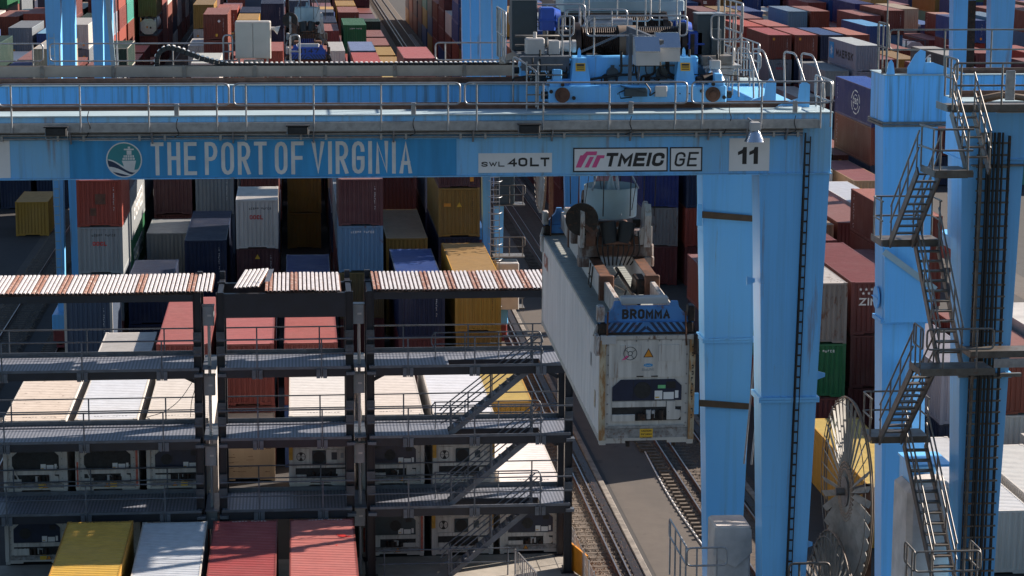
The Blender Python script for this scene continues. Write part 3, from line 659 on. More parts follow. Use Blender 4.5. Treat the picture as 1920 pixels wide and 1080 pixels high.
# vertical cable ladder on the near face of the near leg
n_ = 0
def leg_face(z): return y2+.1*(19.1-z)/17.75
for x, m_, r in ((18.78, 'stair', .05), (18.95, 'black', .035), (19.03, 'black', .045), (19.14, 'black', .035), (19.26, 'black', .05), (19.37, 'black', .03)):
    zt = 19.9; part('riser_pipe' if m_ == 'stair' else 'cable', MB().tube([(x-.02, y2-.28, zt), (x-.02, y2-.22, 13.8), (x-.06, y2-.16, 3)], r, 6), m_, C2)
tr = part('ladder_tray', MB().bar((19.56, y2-.2, 19.8), (19.5, y2-.08, 3), .06, .1, (0, 1, 0)).bar((18.72, y2-.2, 19.8), (18.66, y2-.08, 3), .03, .06, (0, 1, 0)), 'grease', C2)
z = 19.6
while z > 5:
    part('tray_rung', MB().bar((18.66, y2-.2, z), (19.6, y2-.2, z), .04, .05), 'stair', tr); z -= .33
part('flange', MB().box(18.55, 20.1, 62.82, 63.0, 18.95, 19.0).box(18.4, 20.2, 62.86, 62.99, 13.0, 13.1), 'galv_old', C2)
# stair tower: flights run towards and away from the camera in two lanes
def stair_flight(t, x0, x1, ya, za, yb, zb, lab=None):
    """from the top (ya, za) to the bottom (yb, zb)"""
    p = part('stair_flight', MB().bar((x0, ya, za-.12), (x0, yb, zb-.12), .05, .24).bar((x1, ya, za-.12), (x1, yb, zb-.12), .05, .24), 'stair', t, lab)
    n = max(4, int(round((za-zb)/.235)))
    for i in range(1, n):
        q = i/n; y = ya+(yb-ya)*q; z = za+(zb-za)*q
        part('tread', MB().bar((x0+.03, y, z), (x1-.03, y, z), .24, .04), 'stair', p)
    for x in (x0, x1):
        mb = MB(); d = Vector((0, yb-ya, zb-za))
        for h in (.95, .5): mb.tube([(x, ya, za+h), (x, yb, zb+h)], .026)
        for q in (.06, .37, .67, .97): mb.tube([(x, ya+d.y*q, za+d.z*q-.05), (x, ya+d.y*q, za+d.z*q+.95)], .024)
        part('stair_rail', mb, 'galv_old', p)
    return p
def landing(t, x0, x1, ya, yb, z, lab=None):
    return part('landing', MB().box(x0, x1, ya, yb, z-.05, z).box(x0, x1, ya-.02, ya-.004, z-.13, z+.06).box(x0-.02, x0-.004, ya, yb, z-.13, z+.06).box(x1+.004, x1+.02, ya, yb, z-.13, z).box(x0+.1, x1-.1, ya+.1, ya+.16, z-.16, z-.052), 'stair', t, lab)
A0, A1, B0, B1 = 16.42, 17.05, 17.15, 17.78
landing(C2, 16.5, 17.5, 59.2, 60.6, 19.25)
stair_flight(C2, 17.55, 18.15, 61.6, 20.7, 59.9, 19.3)
landing(C2, 17.45, 21.5, 61.6, 62.7, 20.72)
stair_flight(C2, A0, A1, 60.6, 19.25, 63.3, 16.85)
landing(C2, 16.2, 17.9, 63.3, 64.5, 16.8)
stair_flight(C2, B0, B1, 63.3, 16.8, 60.5, 13.95)
landing(C2, 16.35, 18.35, 59.4, 60.5, 13.95); landing(C2, 18.35, 20.4, 61.6, 62.6, 13.95)
stair_flight(C2, A0, A1, 60.5, 13.9, 63.8, 11.1)
landing(C2, 16.2, 17.9, 63.8, 65.0, 11.05)
stair_flight(C2, B0, B1, 63.8, 11.0, 60.3, 8.0)
landing(C2, 16.3, 18.1, 59.1, 60.3, 7.95)
for pts, z in (([(16.42, 60.55, 0), (16.5, 59.25, 0), (17.5, 59.25, 0)], 19.27), ([(16.22, 63.4, 0), (16.22, 64.48, 0), (17.88, 64.48, 0), (17.88, 63.4, 0)], 16.82),
               ([(16.4, 60.4, 0), (16.4, 59.45, 0)], 13.97), ([(16.5, 59.42, 0), (18.3, 59.42, 0)], 13.97), ([(16.22, 63.9, 0), (16.22, 64.98, 0), (17.88, 64.98, 0), (17.88, 63.9, 0)], 11.07), ([(16.3, 59.15, 0), (18.1, 59.15, 0)], 7.98), ([(16.3, 60.2, 0), (16.3, 59.15, 0)], 7.98), ([(18.1, 60.2, 0), (18.1, 59.2, 0)], 7.98)):
    pipe_rail(C2, pts, z, 1.1, 1.3, 'galv_old', .028, .55, 0, len(pts) == 2)
for a, b in (((17.6, 61.65, 0), (21.4, 61.65, 0)),): pipe_rail(C2, [a, b], 20.74, 1.15, 1.2, 'galv_old', .03, .55)
pipe_rail(C2, [(18.0, 62.7, 0), (18.0, 64.0, 0)], 20.8, 1.1, .8, 'galv_old', .03)
part('cable_bundle', MB().tube([(18.4, 62.2, 20.85), (19.0, 62.0, 21.0), (19.8, 62.1, 20.9), (21, 62.2, 20.85)], .09).tube([(18.6, 62.4, 20.8), (19.2, 62.3, 20.95), (20.6, 62.4, 20.85)], .07), 'cable', C2)
part('tray_end', MB().bbox(18.9, 21.4, 61.9, 62.5, 20.52, 20.68, .02), 'galv', C2)
part('junction_box', MB().bbox(19.0, 19.25, 61.5, 61.58, 20.9, 21.7, .01), 'galv', C2)
# the bridge of grey plate towards the right at the third landing
part('wing_plate', MB().prism([(19.0, 13.55), (19.9, 13.55), (20.45, 13.85), (20.45, 14.15), (19.9, 13.8), (19.0, 13.8)], 61.55, 61.6), 'galv', C2)

# ---- two more cranes further down the yard
CA, LA, dA = gantry('blue gantry crane straddling the stacks behind the orange container', 133.6, -.5, 'blue', 'blue', .85, up=.95, fore=1.2, xl=-13.88, xr=12.05)
cable_reel(CA, 14.2, 135.8, 9.96, 2.68)
for z in (2.2, 5.2, 8.2): part('machine_deck', MB().box(11.2, 13.0, 132.3, 133.5, z, z+.08), 'galv_old', CA)
eb = part('electric_house', MB().bbox(11.3, 12.6, 131.6, 133.2, 2.32, 5.0, .04), 'lightgrey', CA)
eb = part('electric_house', MB().bbox(11.3, 12.4, 132.4, 133.3, 8.32, 10.2, .04), 'cabinet', CA)
p = wall_ladder(CA, 11.2, 131.5, 10.5, 11.2, 131.5, .6, .5, .35, 'galv', 'caged_ladder')
for i in range(9): part('cage_hoop', MB().tube([(11.2+math.cos(a)*.38, 131.4-abs(math.sin(a))*.7, 2.6+i*.9) for a in [k*math.pi/8 for k in range(9)]], .025), 'galv', p)
for z in (2.3, 5.3, 8.3): pipe_rail(CA, [(11.2, 132.3, 0), (13.0, 132.3, 0)], z, 1.1, .9, 'galv_old', .03)
p = wall_ladder(CA, -13.55, 133.4, 18, -13.5, 133.5, 3, .3, .5, 'palegrey', 'cable_ladder')
CB, LB, dB = gantry('blue gantry crane farthest away, its left legs beside a pale ladder', 166.5, -.6, 'blue', 'blue', .8, xl=-14.1, xr=13.2)
part('stair_stringer', MB().bar((-13.0, 166.3, 19), (-12.2, 166.0, 7), .3, .3, (0, 1, 0)).bar((-12.5, 166.3, 19), (-12.1, 166.0, 7), .08, .1, (0, 1, 0)), 'palegrey', CB)
CD, LD, dD = gantry('blue gantry crane at the far right edge beyond the stair tower', 149.0, PITCH-.4, 'blue', 'blue', 1.6)
part('cable_ladder', MB().bar((43.5, 148.8, 19), (43.6, 148.9, 2), .5, .08, (0, 1, 0)), 'grease', CD)

# ------------------------------------------------------------------ trolley on the crane in front
T = thing('crane_trolley', 'blue hoist trolley with rope drums standing on the nearest crane', 'crane trolley', (9.0, 65, 20.9))
g_ = 'trolley'
for y, nm in ((61.2, 0), (69.2, 1)):
    p = part('end_carriage', MB().bbox(6.62, 11.35, y, y+.55, 20.93, 21.36, .03).bbox(6.65, 7.0, y+.05, y+.5, 21.362, 21.5, .02).bbox(6.75, 6.98, y+.1, y+.45, 21.5, 21.78, .02).bbox(10.9, 11.3, y+.05, y+.5, 21.362, 21.44, .02).bbox(11.05, 11.25, y+.1, y+.45, 21.44, 21.66, .02), 'blue', T)
    for x in (6.98, 10.98):
        part('wheel', MB().cyl((x, y+.62, 21.13), (x, y+.7, 21.13), .24, n=24).cyl((x, y-.05, 21.13), (x, y+.62, 21.13), .2, n=24).cyl((x, y-.09, 21.13), (x, y-.05, 21.13), .09, n=16), 'rust', p)
        for dx_, dz_ in ((-.3, .12), (.3, -.05), (0, .3)): part('bearing_bolt', MB().cyl((x+dx_, y-.06, 21.1+dz_), (x+dx_, y, 21.1+dz_), .05, n=10), 'grease', p)
    part('buffer', MB().cyl((6.45, y+.27, 21.1), (6.62, y+.27, 21.1), .1, n=12).cyl((11.35, y+.27, 21.1), (11.52, y+.27, 21.1), .1, n=12), 'black', p)
    plate = MB()
    for x in (8.45, 8.7, 10.1, 10.35): plate.cyl((x, y-.012, 21.15), (x, y, 21.15), .02, n=6)
    part('cover_plate', MB().box(10.02, 10.5, y-.008, y-.001, 21.0, 21.2).box(8.35, 8.8, y-.008, y-.001, 21.0, 21.2), 'blue', p); part('bolt', plate, 'grease', p)
for x in (6.9, 10.6): part('side_frame', MB().bbox(x, x+.45, 61.75, 69.2, 20.98, 21.5, .03), 'blue', T)
part('main_frame', MB().bbox(7.35, 10.75, 62.2, 62.7, 21.34, 22.06, .04).bbox(7.35, 10.75, 68.4, 69.0, 21.3, 22.0, .04).box(7.2, 10.9, 62.704, 68.396, 21.72, 21.8), 'blue', T)
mb = MB()
for x in (7.3, 7.38, 7.0, 7.08):
    for z in (21.6, 21.85): mb.cyl((x-.02, 62.17, z), (x-.02, 62.21, z), .03, n=8)
part('splice_plate', MB().box(6.93, 7.33, 62.19, 62.25, 21.5, 22.0), 'blue', T); part('bolt', mb, 'grease', T)
for x in (7.5, 10.3):
    p = part('buttress', MB().frustum((x-.27, x+.27, 61.5, 62.15), 21.36, (x-.17, x+.17, 61.65, 62.15), 22.06).prism([(x-.05, 22.06), (x+.05, 22.06), (x+.035, 22.26), (x, 22.32), (x-.035, 22.26)], 61.85, 61.93), 'blue', T)
    st = part('caution_sticker', MB().add([(x-.13, 61.567, 21.72), (x+.13, 61.567, 21.72), (x+.13, 61.612, 21.93), (x-.13, 61.612, 21.93)], [(0, 1, 2, 3)]), 'yellow', p)
    ll = MB()
    for i, (a, b) in enumerate(((.135, .185), (.105, .12), (.075, .09), (.03, .05))):
        ll.add([(x-.1, 61.563+.214*a, 21.72+a), (x+.1, 61.563+.214*a, 21.72+a), (x+.1, 61.563+.214*b, 21.72+b), (x-.1, 61.563+.214*b, 21.72+b)], [(0, 1, 2, 3)])
    part('sticker_print', ll, 'ink', st)
for y, z in ((63.6, 22.32), (66.9, 22.42)):
    mb = MB(); x = 7.75
    mb.cyl((7.55, y, z), (7.7, y, z), .56, n=32).cyl((10.45, y, z), (10.6, y, z), .56, n=32)
    while x < 10.4:
        mb.cyl((x, y, z), (x+.03, y, z), .43, .46, 24, cap=False).cyl((x+.03, y, z), (x+.055, y, z), .46, .43, 24, cap=False); x += .055
    p = part('rope_drum', mb, 'drum', T)
    part('rope_layer', MB().cyl((8.75, y, z), (9.25, y, z), .475, n=28), 'cable', p)
    part('drum_bearing', MB().bbox(7.4, 7.6, y-.35, y+.35, 21.8, z+.3, .05).bbox(10.58, 10.75, y-.35, y+.35, 21.8, z+.3, .05), 'grease', p)
for x, y, z, w_ in ((6.65, 63.7, 22.65, .42), (10.62, 63.0, 22.05, .4), (10.85, 67.0, 22.1, .4)):
    p = part('hoist_motor', MB().bbox(x, x+w_, y, y+.6, z, z+.62, .04).bbox(x-.03, x+w_+.03, y-.03, y+.63, z+.25, z+.3, .01), 'motor', T)
    part('fan_cowl', MB().cyl((x+w_+.004, y+.3, z+.3), (x+w_+.15, y+.3, z+.3), .3, .24, 20), 'motor', p)
for ya_, zt_ in ((63.3, 22.65), (66.5, 22.8)): part('gearbox', MB().bbox(7.1, 7.5, ya_, ya_+.9, 21.85, zt_, .06), 'grease', T)
part('brake_pipe', MB().cyl((8.2, 65.4, 22.72), (9.4, 65.4, 22.72), .17, n=20).tube(fillet([(8.0, 65.3, 22.5), (8.2, 65.3, 22.9), (8.8, 65.3, 22.9)], .15), .05), 'galv', T)
for x0, x1, z0, z1, y in ((5.9, 6.6, 22.1, 23.45, 64.0), (10.85, 11.6, 22.05, 23.12, 63.0)):
    p = part('control_cabinet', MB().bbox(x0, x1, y, y+.7, z0, z1, .02), 'cabinet', T); part('cabinet_lid', MB().box(x0-.02, x1+.02, y-.02, y+.72, z1+.002, z1+.03), 'galv', p)
part('tall_cabinet', MB().bbox(11.2, 11.45, 62.7, 63.0, 21.9, 22.75, .02), 'cabinet', T)
p = part('hydraulic_unit', MB().bbox(6.15, 6.65, 62.5, 63.0, 22.1, 22.52, .03).bbox(6.75, 7.05, 62.45, 62.9, 22.1, 22.46, .02).cyl((6.4, 62.7, 22.52), (6.4, 62.7, 22.68), .05, n=12), 'lightgrey', T)
part('pump_motor', MB().cyl((7.06, 62.7, 22.3), (7.4, 62.7, 22.3), .15, n=20).cyl((7.4, 62.7, 22.3), (7.5, 62.7, 22.3), .17, n=20), 'lightgrey', p)
part('service_deck', MB().box(5.95, 7.3, 62.0, 64.8, 22.02, 22.08).box(5.98, 7.25, 62.02, 62.1, 21.7, 22.018), 'rackgrey', T)
part('service_deck', MB().box(10.9, 11.95, 62.3, 66.0, 21.72, 21.8).add([(10.95, 62.32, 21.7), (11.75, 62.32, 21.7), (11.6, 62.32, 21.45), (11.0, 62.32, 21.45), (10.95, 64.0, 21.7), (11.75, 64.0, 21.7), (11.6, 64.0, 21.45), (11.0, 64.0, 21.45)], [(0, 1, 2, 3), (0, 4, 5, 1), (2, 6, 7, 3), (1, 5, 6, 2), (0, 3, 7, 4)]), 'galv', T)
part('drip_tray', MB().bbox(10.85, 11.75, 62.3, 63.9, 21.82, 22.05, .03), 'galv_old', T)
h_ = part('machinery_house', MB().bbox(7.9, 11.2, 67.9, 69.8, 22.1, 24.6, .03), 'palegrey', T)
part('house_ledge', MB().bbox(7.75, 11.28, 67.78, 69.9, 22.95, 23.25, .03), 'palegrey', h_)
part('house_lamp', MB().cyl((11.0, 67.6, 22.75), (11.1, 67.55, 22.55), .06, .13, 14), 'tank', h_)
# sensor boxes on a cantilever arm
p = part('cantilever_arm', MB().bar((8.95, 63.0, 22.72), (9.62, 61.3, 22.45), .1, .2).bar((8.95, 62.9, 21.3), (8.95, 62.9, 22.75), .1, .1, (0, 1, 0)).bar((7.6, 62.95, 22.1), (9.0, 62.95, 22.7), .06, .06).bar((8.82, 61.65, 20.95), (8.84, 61.65, 22.7), .09, .09, (0, 1, 0)).tube([(9.05, 61.6, 20.95), (9.05, 61.6, 22.0)], .03), 'rackgrey', T)
for x0, x1, y, zb in ((8.89, 9.52, 61.0, 21.91), (9.5, 10.1, 61.25, 21.99)):
    b_ = part('sensor_box', MB().prismx([(y, zb), (y+.62, zb), (y+.62, zb+.72), (y+.3, zb+.72), (y, zb+.36)], x0, x1), 'lightgrey', p)
    part('box_lid', MB().prismx([(y-.012, zb+.35), (y-.012, zb+.37), (y+.295, zb+.735), (y+.62, zb+.735), (y+.62, zb+.722), (y+.3, zb+.722)], x0-.012, x1+.012), 'lampglass', b_)
for x in (8.42, 9.75): part('alarm_bell', MB().cyl((x, 62.0, 21.62), (x, 62.19, 21.62), .16, n=20).bbox(x-.15, x+.15, 62.05, 62.19, 21.45, 21.62, .02).box(x-.05, x+.05, 62.05, 62.1, 21.75, 21.84), 'cabinet', T)
part('pipe_run', MB().tube([(8.6, 62.12, 21.82), (10.2, 62.12, 21.82)], .025).tube(fillet([(10.2, 62.12, 21.82), (10.25, 62.12, 21.6), (10.2, 62.12, 21.4)], .1), .02), 'galv_old', T)
p = part('laser_scanner', MB().bbox(8.6, 9.2, 60.95, 61.15, 21.1, 21.32, .02).add([(8.5, 60.92, 21.36), (9.15, 60.92, 21.2), (9.15, 61.2, 21.22), (8.5, 61.2, 21.38)], [(0, 1, 2, 3)]), 'cabinet', T)
part('control_box', MB().bbox(9.42, 9.75, 61.1, 61.19, 21.08, 21.36, .02), 'lightgrey', p)
part('hanging_cable', MB().tube(fillet([(9.15, 61.05, 21.45), (9.3, 61.0, 21.25), (9.25, 61.0, 21.1), (9.42, 61.1, 21.2)], .1), .02, 5).tube([(8.7, 61.0, 21.3), (8.45, 61.0, 21.2), (8.5, 61.0, 21.05), (8.8, 61.0, 21.08)], .018, 5), 'black', p)
dome_lamp(T, 11.15, 61.9, 21.62, 1.05)
part('drive_motor', MB().cyl((10.75, 61.6, 21.5), (11.05, 61.75, 21.55), .12, n=16).cyl((10.6, 61.55, 21.5), (10.75, 61.6, 21.5), .08, n=12), 'grease', T)
for pts, z, h in (([(5.55, 62.0, 0), (5.55, 64.7, 0)], 21.9, 1.35), ([(5.9, 64.75, 0), (8.0, 64.75, 0)], 22.1, 1.2), ([(6.95, 61.9, 0), (7.35, 61.9, 0)], 22.1, 1.05), ([(7.7, 62.0, 0), (10.4, 62.0, 0)], 22.1, 1.05),
                  ([(7.45, 64.9, 0), (9.2, 64.9, 0)], 22.0, 1.15), ([(8.1, 65.9, 0), (10.0, 65.9, 0)], 22.1, 1.35), ([(10.1, 66.5, 0), (11.1, 66.5, 0)], 22.1, 1.35), ([(11.1, 62.3, 0), (11.9, 62.3, 0)], 21.85, 1.3), ([(11.95, 62.3, 0), (11.95, 66.0, 0)], 21.85, 1.6)):
    pipe_rail(T, pts, z, h, .95 if h > 1.3 else 1.3, 'galv', .026, h*.5)
part('gate_bars', MB().tube([(5.55, 62.4, 21.9), (5.55, 62.4, 23.2)], .02).tube([(5.55, 62.8, 21.9), (5.55, 62.8, 23.2)], .02).tube([(5.55, 63.6, 21.9), (5.55, 63.6, 23.2)], .02).tube([(5.55, 64.1, 21.9), (5.55, 64.1, 23.2)], .02), 'galv', T)
p = part('access_ladder', MB().tube([(6.05, 61.3, 20.75), (6.05, 61.3, 22.0)], .025).tube([(6.35, 61.3, 20.75), (6.35, 61.3, 22.0)], .025).tube(fillet([(5.75, 61.9, 20.8), (5.75, 61.9, 22.1), (6.3, 61.3, 21.75), (6.3, 61.3, 20.8)], .12), .028), 'galv', T)
for i in range(5): part('rung', MB().box(6.05, 7.0, 61.28, 61.4, 20.85+i*.26, 20.88+i*.26), 'galv_old', p)
part('chain_bracket', MB().bar((6.2, 64.8, 21.95), (6.2, 70.6, 21.3), .15, .2).bar((6.9, 70.4, 21.0), (6.9, 71.1, 21.2), .3, .12).bar((7.0, 62.3, 22.0), (6.9, 62.0, 21.45), .08, .1), 'galv_old', T)

rt = random.Random(9)
for i in range(26):
    x = rt.uniform(7.2, 10.9); y = rt.uniform(62.75, 68.2); z = 21.82; h_ = rt.uniform(.1, .45); w_ = rt.uniform(.06, .22)
    part('small_gear', MB().bbox(x-w_, x+w_, y-.15, y+.15, z, z+h_, .02) if i % 2 else MB().cyl((x-w_, y, z+.15), (x+w_, y, z+.15), .14, n=14), ('grease', 'cabinet', 'rust', 'galv_old')[i % 4], T)
for i in range(22):
    x = rt.uniform(6.2, 11.4); y = rt.uniform(61.9, 62.18); x1 = x+rt.uniform(-.9, .9)
    part('hose', MB().tube(fillet([(x, y, rt.uniform(21.9, 22.3)), (x, y-.08, 21.6), (x1, y-.08, rt.uniform(21.4, 21.6)), (x1, y, 21.4)], .12), .016+.01*(i % 3), 5), 'black', T)
for x, y, z, w_, h_ in ((6.75, 62.3, 21.5, .25, .35), (7.0, 61.9, 21.4, .2, .25), (11.1, 62.2, 21.45, .25, .3), (6.3, 62.6, 21.3, .4, .3), (9.3, 62.1, 21.4, .15, .18), (8.2, 62.1, 21.4, .12, .2)):
    part('equipment_box', MB().bbox(x, x+w_, y, y+.3, z, z+h_, .02), 'cabinet' if w_ > .2 else 'grease', T)
part('drum_guard', MB().bar((7.7, 63.0, 21.95), (10.5, 63.0, 21.95), .06, .18).bar((7.7, 66.3, 22.95), (10.5, 66.3, 22.95), .06, .06).bar((10.7, 62.9, 21.8), (10.7, 62.9, 22.6), .1, .1, (0, 1, 0)).bar((7.45, 62.9, 21.8), (7.45, 62.9, 22.75), .12, .12, (0, 1, 0)), 'grease', T)
for y, z in ((63.05, 22.3), (63.05, 22.55)): part('pipe_run', MB().tube([(5.9, y, z), (7.4, y, z), (7.45, y+.4, z-.3)], .03), 'galv_old', T)
# cable chain: a loop at its bend, then along the trough to the trolley
CH = thing('cable_chain', 'black plastic energy chain with white link edges lying in the beige trough', 'cable chain', (1.5, 71.15, 21.0))
path = []
for k in range(0, 19):
    a = R(180-k*9); path.append((-3.82+.33*math.cos(a)*(1.0), 21.25+.46*math.sin(a)))
path = [(-4.1, 20.95), (-4.14, 21.1)]+[(-3.72-.42*math.cos(R(t_)), 21.3+.4*math.sin(R(t_))) for t_ in range(0, 100, 12)]
path += [(-3.4, 21.62), (-3.1, 21.5), (-2.8, 21.38), (-2.45, 21.28), (-2.1, 21.2)]
x = -1.85
while x < 6.9: path.append((x, 21.17)); x += .22
cum = [0]
for a, b in zip(path[:-1], path[1:]): cum.append(cum[-1]+math.hypot(b[0]-a[0], b[1]-a[1]))
def along(s):
    for i in range(len(cum)-1):
        if cum[i+1] >= s:
            q = (s-cum[i])/(cum[i+1]-cum[i]); a, b = path[i], path[i+1]
            return a[0]+(b[0]-a[0])*q, a[1]+(b[1]-a[1])*q, math.atan2(b[1]-a[1], b[0]-a[0])
    return path[-1][0], path[-1][1], 0
LK = MB().bbox(-.072, .072, -.13, .13, -.09, .045, .012).mesh('link'); LK.materials.append(M['black'])
LT = MB().bbox(-.035, .035, -.135, .1, .047, .07, .006).mesh('link_edge'); LT.materials.append(M['white'])
s = .05
while s < cum[-1]-.05:
    x, z, a = along(s); o = inst('link', LK, CH, (x-1.5, 0, z-21.0)); o.rotation_euler.y = -a
    e = inst('link_edge', LT, o); s += .15

# ------------------------------------------------------------------ spreader and the container it carries
def build_spreader(label, X, Y, ztop, brand, blue='bluegear', detail=True, rope_z=22.0, half=6.0, tilt=0.):
    """X,Y = middle of the container; ztop = its roof"""
    S = thing('container_spreader', label, 'container spreader', (X, Y, ztop)); z = ztop+.12; S.rotation_euler.x = R(tilt); mh = half*.53
    for s_ in (-1, 1):
        p = part('main_beam', MB().bbox(X+s_*.62-.16, X+s_*.62+.16, Y-mh, Y+mh, z+.12, z+.70, .015), 'lightgrey', S)
        part('beam_cap', MB().box(X+s_*.62-.15, X+s_*.62+.15, Y-mh+.02, Y+mh-.02, z+.703, z+.715), 'rust', p)
        part('telescopic_beam', MB().bbox(X+s_*.62-.07, X+s_*.62+.07, Y-half+.1, Y-mh-.004, z+.1, z+.6, .02).bbox(X+s_*.62-.07, X+s_*.62+.07, Y+mh+.004, Y+half-.1, z+.1, z+.6, .02), 'rustwhite', S)
        part('beam_collar', MB().bbox(X+s_*.62-.2, X+s_*.62+.2, Y-mh-.2, Y-mh-.004, z+.08, z+.75, .02).bbox(X+s_*.62-.2, X+s_*.62+.2, Y+mh+.004, Y+mh+.2, z+.08, z+.75, .02).box(X+s_*.62-.19, X+s_*.62+.19, Y-.6, Y-.3, z+.716, z+.77), 'rust', p)
    part('side_step', MB().tube(fillet([(X-.8, Y-2.2, z+.7), (X-.85, Y-2.2, z+.1), (X-.85, Y-1.7, z+.1), (X-.8, Y-1.7, z+.7)], .06), .02).tube([(X-.85, Y-2.2, z+.4), (X-.85, Y-1.7, z+.4)], .018), 'grease', S)
    for s_ in (-1, 1):
        ye = Y+s_*half; ysg = ye+s_*.12
        e = part('end_beam', MB().frustum((X-1.22, X+1.22, ye-.14, ye+.14), z-.06, (X-1.22, X+1.22, ye-.14, ye+.14), z+.2).prism([(X-1.18, z+.202), (X+1.18, z+.202), (X+.86, z+.56), (X+.82, z+.72), (X+.66, z+.72), (X+.62, z+.6), (X-.62, z+.6), (X-.66, z+.72), (X-.82, z+.72), (X-.86, z+.56)], ye-.07, ye+.07), blue, S)
        part('end_roller', MB().bbox(X-.62, X+.62, ye-s_*.35-.14, ye-s_*.35+.14, z+.60, z+.78, .03), 'lightgrey' if s_ < 0 else 'rustwhite', e)
        part('edge_rail', MB().box(X-1.24, X+1.24, ye-.17, ye+.17, z-.11, z-.062), 'grease', e)
        for q in (-1, 1): part('twist_lock', MB().bbox(X+q*1.12-.1, X+q*1.12+.1, ye-.17, ye+.17, z-.14, z+.2, .03).cyl((X+q*1.12, ye, z-.2), (X+q*1.12, ye, z+.32), .06, n=12), 'grease', e)
        if s_ < 0:
            st = MB()
            for k in range(-7, 8):
                if k == 0: continue
                d_ = -.2 if k > 0 else .2; xa = X+k*.165; pts = [(xa-.045, z-.055), (xa+.045, z-.055), (xa+.045+d_, z+.195), (xa-.045+d_, z+.195)]
                if abs(k) == 1: pts = [(xa-.045, z-.055), (xa+.045, z-.055), (X+(.02 if k > 0 else -.0), z+.11), (X+(.0 if k > 0 else -.02), z+.02)] if k > 0 else [(xa-.045, z-.055), (xa+.045, z-.055), (X, z+.02), (X-.02, z+.11)]
                st.add([(p_[0], ye-.1405, p_[1]) for p_ in pts], [(0, 1, 2, 3)])
            for m_ in range(len(st.v)): v = st.v[m_]; st.v[m_] = (v[0], v[1]-.003, v[2])
            part('hazard_stripes', st, 'navyink', e)
            strokes(brand, X-.62, X+.62, z+.27, z+.53, ye-.075, 'ink', e, .058, .25)
        for q in (-1, 1):
            fl = part('flipper_guide', MB().bbox(X+q*1.27-.05, X+q*1.27+.05, ye-.35, ye+.1, z-.62, z-.1, .02).bar((X+q*1.2, ye-s_*.05, z+.1), (X+q*1.29, ye-s_*.05, z-.2), .1, .12).bbox(X+q*1.17-.09, X+q*1.17+.09, ye-.17, ye+.17, z+.22, z+.62, .03), 'rustwhite' if q < 0 else 'grease', e)
            part('guide_arm', MB().tube(fillet([(X+q*1.0, ye-.2, z+.5), (X+q*1.02, ye-.24, z-.1), (X+q*1.04, ye-.24, z-.4)], .05), .025), 'rust', fl)
        if s_ < 0: part('guide_plate', MB().bbox(X-1.2, X-.78, ye-.28, ye-.16, z-.34, z-.12, .02), 'lightgrey', e)
    part('hydraulic_rod', MB().cyl((X+.05, Y-5.2, z+.3), (X+.05, Y-.8, z+.34), .05, n=12).bbox(X+.2, X+.5, Y-3.6, Y-2.8, z+.2, z+.62, .03), 'grease', S)
    part('hose_bundle', MB().tube([(X-.3, Y-4.5, z+.2), (X-.1, Y-3.8, z+.35), (X-.35, Y-2.6, z+.3), (X, Y-1.6, z+.4)], .03).tube([(X+.35, Y-4.2, z+.15), (X+.1, Y-3.4, z+.3), (X+.3, Y-2.2, z+.3)], .025), 'black', S)
    # head block with sheaves
    hz = z+.75
    hb = part('head_block', MB().bbox(X-1.05, X+1.05, Y-1.15, Y-.75, hz, hz+.36, .05).bbox(X-1.05, X+1.05, Y+.75, Y+1.15, hz, hz+.36, .05).bbox(X-.7, X-.5, Y-.75, Y+.75, hz+.03, hz+.33, .03).bbox(X+.5, X+.7, Y-.75, Y+.75, hz+.03, hz+.33, .03).bbox(X-1.06, X-.74, Y-1.2, Y-.7, hz-.28, hz+.02, .05).bbox(X+.74, X+1.06, Y-1.2, Y-.7, hz-.28, hz+.02, .05), 'rustdark', S)
    part('rusty_band', MB().bbox(X-.5, X+.5, Y-1.17, Y-1.152, hz+.05, hz+.3, .004).bbox(X-.35, X+.35, Y-1.5, Y-1.2, hz+.42, hz+.5, .02), 'rust', hb)
    part('upper_frame', MB().bbox(X-.62, X+.62, Y-1.3, Y-1.1, hz+.37, hz+.62, .03).bbox(X-.6, X+.6, Y+.9, Y+1.2, hz+.37, hz+.62, .03), 'rust', hb)
    for q in (-1, 1):
        part('sheave_cover', MB().prismx([(Y-1.35, hz+.3), (Y-.8, hz+.3), (Y-.75, hz+1.1), (Y-.95, hz+1.45), (Y-1.25, hz+1.5), (Y-1.45, hz+1.2)], X+q*.9-.16, X+q*.9-.04 if q < 0 else X+q*.9+.02), 'rustwhite', hb)
        for yy in (Y-1.0, Y+1.0):
            part('sheave', MB().cyl((X+q*.66-.05, yy, hz+1.12), (X+q*.66+.05, yy, hz+1.12), .4, n=28).cyl((X+q*.66-.09, yy, hz+1.12), (X+q*.66+.09, yy, hz+1.12), .13, n=16) if yy > Y else MB().cyl((X+q*.72-.3*(q < 0), yy-.35, hz+1.1), (X+q*.72-.3*(q < 0)+.02, yy-.27, hz+1.1), .46, n=30) if q < 0 else MB().cyl((X+q*.66+.1, yy, hz+1.12), (X+q*.66+.2, yy, hz+1.12), .42, n=28), 'grease' if q < 0 else 'rustwhite', hb)
        part('rope_guard', MB().cyl((X+q*.18-.03, Y-1.35, hz+.42), (X+q*.28, Y-1.2, hz+.98), .2, .24, 20), 'black', hb)
        part('support_plate', MB().prism([(X+q*.42, hz+.36), (X+q*.98, hz+.36), (X+q*.98, hz+.85), (X+q*.8, hz+1.0), (X+q*.5, hz+.6)], Y-1.28, Y-1.2), 'rustwhite', hb)
